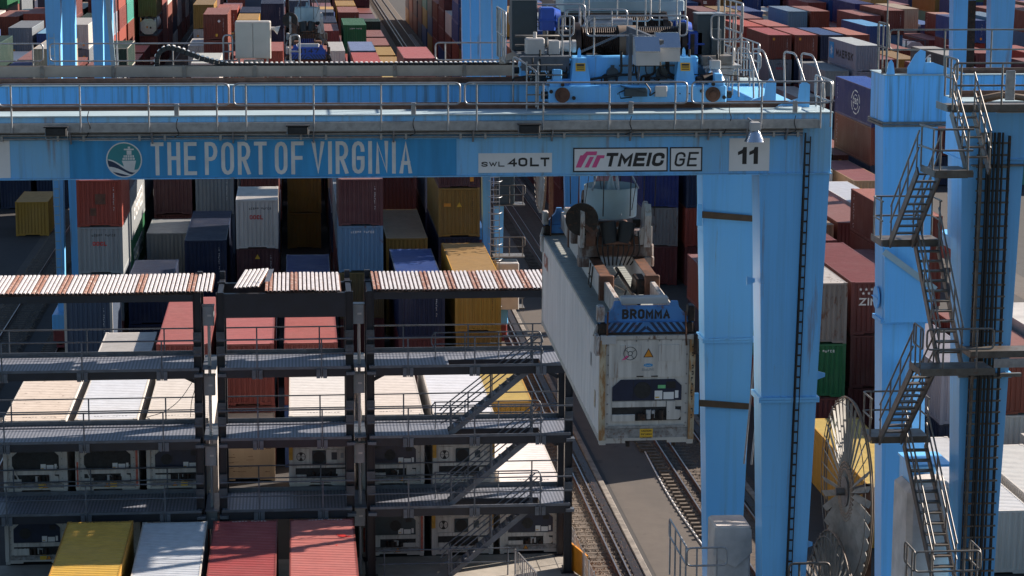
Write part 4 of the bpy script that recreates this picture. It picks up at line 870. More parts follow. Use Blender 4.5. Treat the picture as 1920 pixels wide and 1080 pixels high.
    part('shroud', MB().add([(X-1.05, Y-1.4, hz+1.0), (X-.75, Y-1.55, hz+.65), (X-.55, Y-1.4, hz+.8), (X-.7, Y-1.3, hz+1.02)], [(0, 1, 2, 3)]).bbox(X-.9, X-.62, Y-1.42, Y-1.3, hz+.36, hz+.75, .02), 'rust', hb)
    for i_ in range(9): part('hose', MB().tube(fillet([(X-.55+i_*.14, Y-1.32, hz+.75), (X-.6+i_*.15, Y-1.5, hz+.3-.05*(i_ % 3)), (X-.4+i_*.1, Y-1.1, hz-.25)], .15), .022, 5), 'black', hb)
    part('grease_box', MB().bbox(X-.45, X+.1, Y-.6, Y-.1, hz+.36, hz+.7, .03).bbox(X+.15, X+.5, Y-.5, Y+.1, hz+.36, hz+.62, .03), 'grease', hb)
    # cable basket with its tripod
    cbz = hz+.92; cyb = Y+.3
    p = part('cable_basket', MB().cyl((X, cyb, cbz), (X, cyb, cbz+.85), .74, .76, 32, cap=False).cyl((X, cyb, cbz+.85), (X, cyb, cbz), .72, .70, 32, cap=False).cyl((X, cyb, cbz), (X, cyb, cbz+.03), .71, n=32).cyl((X, cyb, cbz+.03), (X, cyb, cbz+1.15), .3, .03, 20), 'palegrey', S)
    part('basket_arm', MB().tube([(X-.6, cyb-.5, cbz+.8), (X-.15, cyb, cbz+2.1)], .03).tube([(X+.75, cyb-.3, cbz+.8), (X+.1, cyb, cbz+2.1)], .03).tube([(X+.2, cyb-.7, cbz+.1), (X+.05, cyb, cbz+2.1)], .045), 'galv', p)
    part('basket_box', MB().bbox(X+.5, X+.72, Y-.75, Y-.5, hz+.75, hz+.98, .02), 'grease', p)
    for q in (-1, 1):
        for yy in (Y-1.0, Y+1.0):
            for o_ in (-.34, .34): part('hoist_rope', MB().tube([(X+q*.72+o_, yy, hz+1.12), (X+q*.75+o_*1.1, Y+(yy-Y)*1.3, rope_z)], .016, 5), 'grease', S)
    for a, b in (((X-.9, Y-.9, hz+1.3), (X-.3, Y-.5, rope_z)), ((X-.25, Y, hz+1.3), (X-.9, Y-.3, rope_z)), ((X+.5, Y-.5, hz+1.2), (X+1.1, Y-.6, rope_z))): part('sway_rope', MB().tube([a, b], .011, 5), 'grease', S)
    return S

# ------------------------------------------------------------------ shipping containers
W = 2.438
def corr(n_len, pitch, depth, fl=.42, sl=.12):
    """profile of a corrugated sheet: list of (position, depth)"""
    n = max(1, round(n_len/pitch)); p = n_len/n; out = []
    for i in range(n):
        a = i*p; out += [(a, 0), (a+p*fl*.5, 0), (a+p*(fl*.5+sl), depth), (a+p*(1-fl*.5-sl), depth), (a+p*(1-fl*.5), 0)]
    return out+[(n_len, 0)]
CM = {}
def cmesh(kind, L, h):
    k = (kind, L, h)
    if k in CM: return CM[k]
    mb = MB(); hw = W/2
    if kind == 'frame':
        for sx in (-1, 1):
            for y0_, y1_ in ((0, .15), (L-.15, L)):
                xa, xb = sorted((sx*hw, sx*(hw-.13))); mb.box(xa, xb, y0_+.004, y1_-.004, .11, h-.11)
                for z0_, z1_ in ((0, .118), (h-.118, h)):
                    ca, cb_ = sorted((sx*(hw+.004), sx*(hw-.16))); mb.box(ca, cb_, y0_-.004 if y0_ == 0 else L-.178, .178 if y0_ == 0 else L+.004, z0_, z1_)
            xa, xb = sorted((sx*(hw-.006), sx*(hw-.06))); mb.box(xa, xb, .178, L-.178, h-.09, h-.012).box(xa, xb, .178, L-.178, .02, .18)
        for y0_, y1_ in ((.01, .09), (L-.09, L-.01)): mb.box(-hw+.16, hw-.16, y0_, y1_, h-.11, h-.015).box(-hw+.16, -.55, y0_, y1_, .035, .17).box(.55, hw-.16, y0_, y1_, .035, .17).box(-.55, .55, y0_, y1_, .1, .17)
        mb.box(-hw+.06, hw-.06, .1, L-.1, .12, .16)
    elif kind in ('side_l', 'side_r'):
        s = -1 if kind == 'side_l' else 1; vs = []
        pr = corr(L-.3, .28, .036)
        for y, d in pr: vs += [(s*(hw-.012-d), y+.15, .17), (s*(hw-.012-d), y+.15, h-.085)]
        n = len(pr); mb.add(vs, [((2*i, 2*i+1, 2*i+3, 2*i+2) if s < 0 else (2*i, 2*i+2, 2*i+3, 2*i+1)) for i in range(n-1)])
    elif kind == 'end':
        pr = corr(W-.26, .25, .045); vs = []
        for x, d in pr: vs += [(x-hw+.13, .03+d, .165), (x-hw+.13, .03+d, h-.105)]
        mb.add(vs, [(2*i, 2*i+2, 2*i+3, 2*i+1) for i in range(len(pr)-1)])
    elif kind == 'door':
        for x0, x1 in ((-hw+.14, -.01), (.01, hw-.14)):
            mb.box(x0, x1, L-.06, L-.03, .17, h-.11)
            for q in (.3, .7): mb.cyl((x0+(x1-x0)*q, L-.01, .15), (x0+(x1-x0)*q, L-.01, h-.1), .02, n=6)
    elif kind == 'roof':
        pr = corr(L-.36, .21, -.022, .4, .14); vs = []
        for y, d in pr: vs += [(-hw+.06, y+.18, h-.034-d), (hw-.06, y+.18, h-.034-d)]
        mb.add(vs, [(2*i, 2*i+1, 2*i+3, 2*i+2) for i in range(len(pr)-1)])
        mb.box(-hw+.06, hw-.06, .09, .18, h-.04, h-.014).box(-hw+.06, hw-.06, L-.18, L-.09, h-.04, h-.014)
    elif kind == 'reefer_side_l' or kind == 'reefer_side_r':
        s = -1 if kind.endswith('l') else 1; vs = []
        pr = corr(L-.3, .62, .009, .8, .03)
        for y, d in pr: vs += [(s*(hw-.008-d), y+.15, .17), (s*(hw-.008-d), y+.15, h-.085)]
        mb.add(vs, [((2*i, 2*i+1, 2*i+3, 2*i+2) if s < 0 else (2*i, 2*i+2, 2*i+3, 2*i+1)) for i in range(len(pr)-1)])
    elif kind == 'reefer_roof':
        pr = corr(L-.36, .31, .011, .7, .05); vs = []
        for y, d in pr: vs += [(-hw+.06, y+.18, h-.014-d), (hw-.06, y+.18, h-.014-d)]
        mb.add(vs, [(2*i, 2*i+1, 2*i+3, 2*i+2) for i in range(len(pr)-1)])
        mb.box(-hw+.06, hw-.06, .09, .18, h-.04, h-.01)
    elif kind == 'flat_end':
        mb.box(-hw+.13, hw-.13, .05, .08, .165, h-.105)
    elif kind == 'small':
        mb.box(-hw+.02, hw-.02, .03, L-.03, .12, h-.03)
        for sx in (-1, 1):
            for y0_, y1_ in ((0, .16), (L-.16, L)): xa, xb = sorted((sx*hw, sx*(hw-.14))); mb.box(xa, xb, y0_, y1_, 0, h)
            xa, xb = sorted((sx*(hw-.004), sx*(hw-.06))); mb.box(xa, xb, .16, L-.16, h-.09, h-.004)
        for i in range(8): x = -hw+.22+i*.25; mb.box(x, x+.12, -.002, .03, .17, h-.11)
    me = mb.mesh(kind); me.materials.append(M['paint']); CM[k] = me; return me
# small unreadable rows of stencil marks
def marks(n, w, h_, gap, seed):
    r_ = random.Random(seed); mb = MB(); x = 0
    for i in range(n):
        if r_.random() < .84:
            z0 = 0; 
            if r_.random() < .5: mb.add([(x, 0, z0), (x+w, 0, z0), (x+w, 0, z0+h_*.22), (x, 0, z0+h_*.22)], [(0, 1, 2, 3)])
            if r_.random() < .6: mb.add([(x, 0, z0+h_*.78), (x+w, 0, z0+h_*.78), (x+w, 0, z0+h_), (x, 0, z0+h_)], [(0, 1, 2, 3)])
            mb.add([(x, 0, z0+h_*.22), (x+w*.35, 0, z0+h_*.22), (x+w*.35, 0, z0+h_*.78), (x, 0, z0+h_*.78)], [(0, 1, 2, 3)])
            if r_.random() < .5: mb.add([(x+w*.65, 0, z0+h_*.3), (x+w, 0, z0+h_*.3), (x+w, 0, z0+h_*.7), (x+w*.65, 0, z0+h_*.7)], [(0, 1, 2, 3)])
        x += w+gap
    me = mb.mesh('stencil_marks'); return me
MK = {}
def mark_mesh(kind, mat):
    k = (kind, mat)
    if k not in MK:
        n, w_, h_, g_, s_ = {'v': (12, .07, .065, .04, 5), 'h': (11, .075, .12, .045, 7), 'v2': (9, .06, .06, .05, 9)}[kind]
        me = marks(n, w_, h_, g_, s_); me.materials.append(M[mat]); MK[k] = me
    return MK[k]
STK = {}
def sticker_mesh(shape, mat):
    k = (shape, mat)
    if k not in STK:
        mb = MB()
        if shape == 'sq': mb.box(-.11, .11, -.006, 0, -.13, .13)
        elif shape == 'tri': mb.prism([(-.16, -.12), (.16, -.12), (0, .16)], -.006, 0)
        elif shape == 'wide': mb.box(-.2, .2, -.006, 0, -.1, .1)
        elif shape == 'dia': mb.prism([(-.16, 0), (0, -.16), (.16, 0), (0, .16)], -.006, 0)
        me = mb.mesh('sticker'); me.materials.append(M[mat]); STK[k] = me
    return STK[k]
PAL = {  # wall colours darkened to deepen the shade on the container ends
 'maroon': (0.1283, 0.0338, 0.0317),
 'red brown': (0.1747, 0.0464, 0.0300),
 'orange red': (0.2700, 0.0500, 0.0320),
 'dark purple': (0.0846, 0.0300, 0.0338),
 'pink red': (0.1900, 0.0460, 0.0400),
 'navy': (0.0092, 0.0202, 0.0546),
 'blue': (0.0164, 0.0573, 0.1966),
 'light blue': (0.1020, 0.2040, 0.3120),
 'slate blue': (0.0655, 0.0928, 0.1420),
 'green': (0.0109, 0.1201, 0.0464),
 'teal': (0.0560, 0.2880, 0.2320),
 'dark green': (0.0126, 0.0420, 0.0357),
 'yellow': (0.4200, 0.2250, 0.0350),
 'ochre': (0.2700, 0.1550, 0.0350),
 'olive': (0.1400, 0.1000, 0.0320),
 'grey': (0.1815, 0.2035, 0.2255),
 'pale grey': (0.2580, 0.2760, 0.2820),
 'white': (0.5270, 0.5015, 0.4675),
 'beige': (0.4500, 0.3525, 0.2475),
 'lavender grey': (0.2700, 0.2625, 0.3150),
 'charcoal': (0.0315, 0.0315, 0.0399),
 'rusty grey': (0.2040, 0.1800, 0.1680),
 'royal blue': (0.0147, 0.0252, 0.1260),
 'tan': (0.3000, 0.1980, 0.1200),
}
ROOF = {  # roofs paler than walls: real sun fading plus sunlit brightness put into colour
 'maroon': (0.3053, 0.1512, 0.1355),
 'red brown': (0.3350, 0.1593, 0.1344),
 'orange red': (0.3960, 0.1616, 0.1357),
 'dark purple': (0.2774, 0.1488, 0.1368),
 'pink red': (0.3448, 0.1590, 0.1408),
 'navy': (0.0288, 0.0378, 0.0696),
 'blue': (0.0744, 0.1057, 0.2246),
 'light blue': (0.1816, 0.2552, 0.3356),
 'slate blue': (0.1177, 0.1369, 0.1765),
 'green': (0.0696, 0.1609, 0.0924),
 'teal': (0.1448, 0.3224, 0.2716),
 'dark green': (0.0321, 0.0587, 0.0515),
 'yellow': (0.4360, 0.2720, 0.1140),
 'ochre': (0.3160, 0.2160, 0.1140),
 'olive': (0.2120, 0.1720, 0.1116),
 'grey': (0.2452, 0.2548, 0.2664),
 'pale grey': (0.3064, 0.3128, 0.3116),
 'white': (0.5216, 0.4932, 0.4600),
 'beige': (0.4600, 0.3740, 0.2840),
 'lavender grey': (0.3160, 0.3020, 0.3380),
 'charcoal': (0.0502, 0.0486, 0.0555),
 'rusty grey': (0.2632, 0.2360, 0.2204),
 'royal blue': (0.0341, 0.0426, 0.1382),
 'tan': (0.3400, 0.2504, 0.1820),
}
CONT = []      # every container of the yard before the far ones are sorted out
def cont(blk, slot, row, tier, X, Y, z, h, L, col, wear=.25, **o):
    CONT.append(dict(blk=blk, slot=slot, row=row, tier=tier, X=X, Y=Y, z=z, h=h, L=L, col=col, wear=wear, o=o, id=len(CONT)))
    return CONT[-1]
def stack(blk, slot, row, X, Y, spec, L=12.19, z=0.):
    """spec: bottom to top, each 'colour' or ('colour', {options}); colour may end with + for a high-cube"""
    for t, s in enumerate(spec):
        o = {}
        if isinstance(s, tuple): s, o = s[0], dict(s[1])
        h = 2.896 if s.endswith('+') else 2.591
        c = s.rstrip('+'); L_ = o.pop('L', L); dx_ = o.pop('dx', random.uniform(-.05, .05)); dy_ = o.pop('dy', random.uniform(-.12, .12)) ; wear = o.pop('wear', random.choice((.1, .2, .25, .3, .5)))
        if c != '-': cont(blk, slot, row, t, X+dx_+W/2, Y+dy_, z, h, L_, c, wear, **o)
        z += h+.006
    return z
SL = [-11.95, -9.15, -6.45, -3.55, -.66, 2.28, 5.2, 8.3]
ORD = 'first second third fourth fifth sixth seventh eighth ninth tenth eleventh twelfth thirteenth fourteenth fifteenth sixteenth seventeenth eighteenth nineteenth twentieth twenty-first twenty-second twenty-third twenty-fourth twenty-fifth twenty-sixth twenty-seventh twenty-eighth twenty-ninth thirtieth'.split()
m = 'main'
# the row in front of the rack (far ends beside the lowest walkway)
def near_row(X, col, h, Yfar, label, wear=.45, **o): cont(m, 0, -1, 0, X+W/2, Yfar-12.19, 0, h, 12.19, col, wear, label=label, far_marks='letterw' if col != 'yellow' else 'ink', **o)
near_row(-8.72, 'yellow', 2.896, 86.2, 'mustard yellow container at bottom left, roof half shaded by the rack', roofcol=(.60, .37, .075))
near_row(-5.95, 'white', 2.591, 87.0, 'bluish white container with grooved roof before the lowest rack walkway', roofcol=(.55, .58, .62))
near_row(-3.32, 'pink red', 2.591, 87.0, 'dark red container with grooved roof right of the bluish white one', roofcol=(.36, .075, .075))
near_row(-.42, 'pink red', 2.591, 87.0, 'faded pink container with a red paint patch on its roof', roofcol=(.50, .17, .15), roofpatch=True)
# bay behind the reefers
stack(m, 1, 0, SL[1], 105.4, ['maroon', ('white', dict(L=6.06, label='short white container with rusty roof corner beside the slate blue one', wear=.6))], 6.06)
stack(m, 2, 0, SL[2], 105.3, ['navy+', ('pink red+', dict(label='faded pink container half behind the first rack post from left', roofcol=(.46, .165, .145)))])
stack(m, 3, 0, SL[3], 105.3, ['maroon+', ('pink red+', dict(label='streaked pink container under the wide dark rack beam, left of two', roofcol=(.50, .17, .155), dx=0))])
stack(m, 4, 0, SL[4], 105.2, ['blue+', ('pink red+', dict(label='finely grooved pink container under the wide dark beam, right of two', roofcol=(.47, .15, .125), dx=0))])
stack(m, 7, 0, SL[7], 105.4, [('yellow+', dict(label='yellow container on the ground seen behind the stair of the top walkway'))])
CONT[-1]['o']['roofcol'] = (.55, .40, .13)
cont(m, 3, 0, 9, SL[3]+W/2, 102.75, 0.02, 2.62, 2.3, 'beige', .5, label='beige container end with black scratches standing under the red one', plainend=True, scratches=True)
stack(m, 0, 1, SL[0]+.1, 118.8, ['navy', ('slate blue+', dict(label='slate blue container with white framed roof at left behind the rack', marks='v', framecol=(.45, .42, .38)))], 6.06)
stack(m, 1, 1, SL[1], 127.0, ['navy', ('navy', {})], 6.06)
stack(m, 3, 1, SL[3], 122.2, ['maroon'])
stack(m, 4, 1, SL[4], 122.2, ['navy', ('royal blue', dict(label='royal blue container roof just above the middle rack roof'))])
stack(m, 5, 1, SL[5], 128.0, ['maroon', 'olive', ('light blue', dict(label='weathered light blue container with white stencil row, under the maroon one', marks='h', wear=.75, dx=0)), ('dark purple', dict(label='dark maroon container on top of the weathered light blue one', marks='v', dx=0))], 6.06)
stack(m, 6, 1, SL[6]+.1, 122.0, ['maroon', ('navy+', dict(label='dark blue container with faded front roof edge behind the right rack roof', marks='v', roofcol=(.035, .075, .24)))])
stack(m, 7, 1, SL[7], 122.0, ['ochre+', ('yellow+', dict(label='yellow container with sunlit front roof edge behind the right rack roof', marks='vk', sticker=('wide', 'orange', -.6, 2.2), dx=0))])
stack(m, 0, 1, SL[0], 128.3, ['maroon', 'grey', ('pale grey', dict(label='pale grey container with red lettering below the orange red one', oocl=True, dx=0)), ('orange red', dict(label='orange red container right of the blue crane legs', marks='v', patch=True, dx=0))], 6.06)
# next bay
stack(m, 0, 2, SL[0]-.1, 136.6, ['navy+', ('green+', dict(label='bright green container with its sunlit side below the white lettered one', evergreen='letterw')), ('pale grey+', dict(label='white container with big lettering on its sunlit side above the green', evergreen='letterw')), 'navy+'])
stack(m, 1, 2, SL[1], 143.3, ['green', ('pale grey', dict(label='pale grey short container left of the dark blue sloping roof', wear=.5))], 6.06)
stack(m, 2, 2, SL[2]-.1, 136.4, ['navy+', ('navy+', dict(label='dark navy container with a long bare roof left of the white lettered one', marks='v', dx=0))])
stack(m, 3, 2, SL[3], 136.6, ['maroon', ('dark purple', dict(marks='v', sticker=('tri', 'yellow', 0, 2.1), label='dark maroon container below the pale one with red lettering', dx=0)), ('white+', dict(oocl=True, label='pale container with red lettering standing on the dark maroon one', dx=0, wear=.35))], 6.06)
stack(m, 5, 2, SL[5], 136.6, ['grey', 'maroon', 'grey'])
stack(m, 6, 2, SL[6], 136.2, ['olive+', ('ochre+', dict(label='ochre container with a bare dull roof above the dark blue one', dx=0))])
stack(m, 7, 2, SL[7], 136.6, ['maroon+', ('navy+', {}), ('ochre+', dict(label='ochre container below a dark maroon one, right of the dull roof', marks='vk', sticker=('wide', 'orange', -.7, 1.9), sticker2=('tri', 'yellow', 0, 1.9), dx=0)), ('dark purple+', dict(sticker=('sq', 'orange', .75, .5), dx=0))])
# rows further back
def ry(k): return 151.2+14.5*k
RC = ['maroon']*5+['red brown']*6+['orange red']*4+['dark purple']*3+['navy']*3+['blue']*4+['slate blue']*2+['light blue']*2+['green']*1+['dark green']*1+['white']*2+['pale grey']*2+['teal', 'yellow', 'yellow', 'ochre', 'ochre', 'grey', 'grey', 'white', 'white', 'beige', 'pink red', 'pink red', 'lavender grey', 'royal blue', 'rusty grey']
def rnd(n, r_):
    out = []
    for i in range(n):
        c = r_.choice(RC)+('+' if r_.random() < .5 else ''); o = {}
        q = r_.random()
        if q < .28: o['sticker'] = ('sq', 'orange', r_.choice((-.7, .7, .2)), r_.choice((.5, 2.1)))
        if r_.random() < .5: o['marks'] = 'v'
        if c.rstrip('+') in ('maroon', 'dark purple') and r_.random() < .3: o['tex'] = True
        out.append((c, o))
    return out
main_over = {
 (0, 1): ['navy', 'maroon', 'dark purple'], (0, 2): ['navy', 'slate blue', ('grey', dict(marks='v')), ], (0, 4): [], (0, 3): ['maroon', 'navy', 'maroon'], (0, 5): ['maroon', 'navy', 'grey'],
 (0, 6): ['navy', 'red brown', 'maroon'], (0, 7): ['navy', 'navy', 'lavender grey', 'grey'], (1, 2): ['grey', 'grey', 'pale grey', 'maroon'],
 (1, 4): ['ochre', ('ochre', dict(wear=.4)), 'ochre'], (1, 1): ['maroon', 'dark purple', 'maroon'],
 (2, 7): ['navy', 'maroon', 'maroon', 'grey', ('pink red', dict(roofcol=(.47, .16, .15)))],
 (4, 1): ['navy', 'grey', 'pale grey', ('white', dict(roofcol=(.58, .58, .53)))], (4, 6): ['navy', 'navy', 'maroon', ('orange red', dict(roofcol=(.45, .12, .11)))], (4, 3): ['maroon', 'navy', 'maroon', 'red brown'], (4, 2): ['grey', 'navy', 'red brown'], (4, 0): ['maroon', 'navy', 'navy'], (4, 7): ['navy', 'ochre'],
 (5, 6): ['maroon', 'green', 'navy', ('slate blue', dict(roofcol=(.22, .27, .42)))], (5, 5): ['maroon', 'navy', 'grey', ('white', {})], (5, 7): ['navy', 'ochre', ('yellow', dict(roofcol=(.55, .41, .16)))], (5, 3): ['maroon', 'maroon', 'navy', 'orange red'], (5, 1): ['navy', 'grey', 'maroon'],
 (6, 0): ['navy', 'grey', 'grey', ('rusty grey', dict(roofcol=(.5, .46, .44), wear=.7))], (6, 1): ['navy', 'maroon', 'red brown', 'red brown', ('red brown', dict(sticker=('sq', 'yellow', .1, .5), sticker2=('dia', 'white', .35, 1.9), marks='v'))], (6, 2): ['navy', 'maroon', 'pink red'], (6, 3): ['navy', 'navy', 'navy', 'navy'],
 (6, 5): ['navy', 'maroon', 'navy', 'pink red'], (6, 7): ['navy', 'ochre', ('yellow', {})],
 (7, 3): ['navy+', 'navy', 'maroon', 'navy', ('navy', dict(marks='v'))], (7, 6): ['maroon', 'green', 'green+', ('green+', dict(marks='h'))], (7, 2): ['maroon', 'maroon', 'ochre', 'maroon'], (7, 7): ['navy', 'maroon', ('yellow', {})], (7, 5): ['navy', 'navy', 'maroon', 'pink red'],
 (8, 2): ['navy', 'maroon', 'ochre', ('yellow+', {})], (8, 1): ['navy', 'maroon', 'maroon', 'maroon', 'maroon'], (8, 7): ['navy', 'maroon', ('red brown', {})], (8, 5): ['navy', 'navy', 'blue', 'navy'], (9, 5): ['navy', 'maroon', 'maroon', ('ochre', {})], (10, 5): ['maroon', 'maroon', 'maroon', ('maroon', dict(tex=True))], (9, 7): ['maroon', 'dark purple', 'dark purple'], (10, 7): ['maroon', 'maroon', 'maroon', 'dark purple']}
rr = random.Random(5)
HM = [3, 3, 3, 4, 4, 4, 4, 4, 4, 4]
for k in range(25):
    for s in range(8):
        spec = main_over.get((k, s))
        n = (rr.choice((2, 3, 3)) if k < 9 else rr.choice((3, 4, 4)) if k < 11 else rr.choice((3, 4, 4, 5, 5)))
        q = rnd(n, rr)
        if spec is None: spec = q
        Lx = 12.19
        if rr.random() < .22 and k > 3:
            stack(m, s, 3+k, SL[s], ry(k), q, 6.06); stack(m, s, 3+k, SL[s], ry(k)+6.2, rnd(n, rr), 6.06)
        else: stack(m, s, 3+k, SL[s]+(-.3 if s == 0 and k < 1 else 0), ry(k) if (k, s) != (1, 4) else 169.5, spec)
# block left of the rail lane
def lx(k): return -20.95-2.93*k
def ly(k): return 176.8+14.5*k
b = 'left'
stack(b, 0, 0, lx(0), 176.8, [('yellow', dict(label='yellow container alone on the dark lane at far left', wear=.4))], 6.06)
left_over = {(1, 0): ['navy', 'maroon', 'maroon', ('orange red', {}), ('beige', dict(roofcol=(.5, .47, .42), sidemark=True))], (6, 0): ['maroon', 'navy', ('dark green', dict(framecol=(.4, .38, .33)))],
  (7, 0): ['maroon', ('maroon', {})], (8, 0): ['maroon', ('maroon', {})], (7, 1): ['maroon', 'orange red', 'orange red', 'lavender grey', 'maroon'], (8, 1): ['maroon', 'maroon', 'orange red', 'pink red', 'orange red'], (9, 1): ['maroon', 'maroon', 'red brown', 'teal', 'teal'],
  (10, 0): ['maroon', 'maroon', ('tank', {}), ('olive+', {})], (11, 0): ['maroon', 'maroon', 'maroon', 'pink red', 'pale grey'], (12, 0): ['maroon', 'maroon', 'red brown', 'white', 'maroon'], (9, 0): ['maroon'],
  (5, 2): ['navy', 'maroon', 'navy', ('blue', dict(roofcol=(.25, .45, .60)))], (2, 0): ['navy', 'maroon'], (3, 0): ['navy', 'maroon'], (4, 0): ['navy', 'maroon', 'maroon'], (5, 0): ['navy', 'grey']}
for k in range(1, 22):
    for s in range(8):
        n = rr.choice((3, 3, 4, 4)) if k < 6 else rr.choice((3, 4, 4, 5)); q = rnd(n, rr)
        stack(b, s, k, lx(s), ly(k), left_over.get((k, s), q if s else q[:max(2, n-1)]))
# block right of the stair tower
def rx(k): return 22.5+2.93*k
b = 'right'
stack(b, 0, 0, 22.9, 90.0, [('yellow', dict(label='yellow container behind the big spoked cable reel', roofcol=(.58, .42, .13), sidetext='vk'))])
stack(b, 1, 0, 25.9, 86.0, [('white', dict(label='white grooved roof container at lower right behind the stair foot', roofcol=(.6, .6, .6)))])
stack(b, 2, 0, 28.8, 84.5, [('white', dict(label='white container at the right edge, beside the other white roof', roofcol=(.6, .59, .56)))])
stack(b, 3, 0, 31.8, 86.5, ['white']); stack(b, 4, 0, 34.8, 86.5, ['white+'])
stack(b, 2, 1, 28.6, 100.5, ['navy', ('lavender grey', dict(label='lavender grey container with dark side lettering behind the stair tower', sidebig='red'))])
stack(b, 3, 1, 31.6, 100.8, ['white+', ('red brown', {})]); stack(b, 4, 1, 34.5, 101.0, ['white+', 'white+']); stack(b, 5, 1, 37.4, 101.0, ['maroon', 'navy'])
stack(b, 0, 1, 23.2, 106.3, ['maroon', ('green', dict(label='green container with white emblem below the rusty grey one', greendisc=True, dx=0, dy=0)), ('rusty grey+', dict(label='rust streaked grey container with pale roof on the green one', wear=1.0, roofcol=(.6, .55, .5), dx=0, dy=0))])
stack(b, 1, 1, 26.28, 108.2, ['maroon', ('maroon', dict(dy=0, label='maroon container below the one with white star letters')), ('maroon', dict(zim=True, label='maroon container with white star lettering right of the rusty one', dx=0, dy=0, roofcol=(.22, .065, .062)))])
stack(b, 1, 2, 26.1, 121.2, ['maroon', 'navy', ('maroon', dict(roofcol=(.22, .065, .062), label='maroon container lying behind the one with star lettering'))])
stack(b, 0, 2, 22.6, 121.0, ['navy', 'maroon', ])
stack(b, 4, 2, 34.2, 129.6, ['navy', 'red brown', ('red brown', dict(sidetext='v', label='red brown container with white text down its long side', roofcol=(.45, .19, .15), dx=0))])
stack(b, 2, 2, 28.5, 122.0, ['navy', 'maroon']); stack(b, 3, 2, 31.4, 122, ['maroon', 'dark purple'])
stack(b, 3, 3, 31.3, 144.0, ['navy', 'tan']); stack(b, 2, 3, 28.4, 138, ['navy', 'maroon'])
stack(b, 5, 3, 37.15, 153.0, ['maroon', ('white', dict(label='white roofed container with a pale blue emblem on its side', sideemblem=True, roofcol=(.58, .6, .64)))])
stack(b, 4, 3, 34.2, 145.0, ['navy', 'maroon'])
stack(b, 6, 3, 40.1, 165.5, ['maroon', ('tan', dict(sticker=('sq', 'orange', -.7, 1.9), label='brown container with purple shaded roof and small yellow square', roofcol=(.30, .12, .12), dx=0))])  # the purple cast of shade is put into the roof colour
stack(b, 7, 3, 43.4, 174.0, ['maroon', 'navy', ('red brown+', dict(sidetext='v2', label='long red brown side below the blue container with round emblem', dx=0)), ('royal blue+', dict(label='violet blue container with a white round emblem on its side', globe=True, dx=0, roofcol=(.03, .10, .36)))])
stack(b, 0, 4, 22.7, 152.2, ['maroon', ('rusty grey', dict(wear=.9, label='rust streaked grey container behind the hoist block of the hanging one', dx=0)), ('royal blue', dict(dx=0, label='royal blue container end seen just under the girder beside the cable basket')), ('royal blue', {}), 'maroon'])
stack(b, 1, 4, 25.6, 152.0, ['maroon', 'orange red', 'navy'])
right_over = {(6, 0): ['maroon', ('maroon', dict(dx=-.2)), ('teal', {}), 'navy'], (7, 1): ['maroon', 'navy'], (6, 1): ['maroon', 'navy', 'maroon'], (5, 0): ['orange red', ('orange red', {})], (7, 0): ['maroon', 'navy', 'maroon', 'navy'], (8, 0): ['navy', 'maroon', ('dark purple', dict(tex=True, sticker=('wide', 'orange', .5, .5))), ('dark purple', dict(tex=True)), ('blue', {})], (8, 1): ['navy', 'maroon', 'maroon', ('dark purple', dict(tex=True)), ('green', {})],
   (9, 0): ['maroon', 'maroon', 'red brown', 'red brown'], (10, 0): ['green', ('navy', {}), 'navy', 'olive', 'yellow'], (11, 0): ['green', 'navy', 'navy'], (12, 0): ['navy', 'tan', 'navy', 'navy'], (13, 0): ['green', 'ochre', 'navy', 'navy']}
for k in range(5, 24):
    for s in range(8):
        n = rr.choice((3, 4, 4, 5)) if k > 6 else rr.choice((2, 3, 3)); q = rnd(n, rr)
        if k == 5 and s > 5: continue
        if s > 4 and k < 12: q = q[:2]
        stack(b, s, k, rx(s)-(1.8 if s < 4 else .8), 166.5+14.5*(k-5)+(2 if k > 6 else 0), right_over.get((k, s), q))
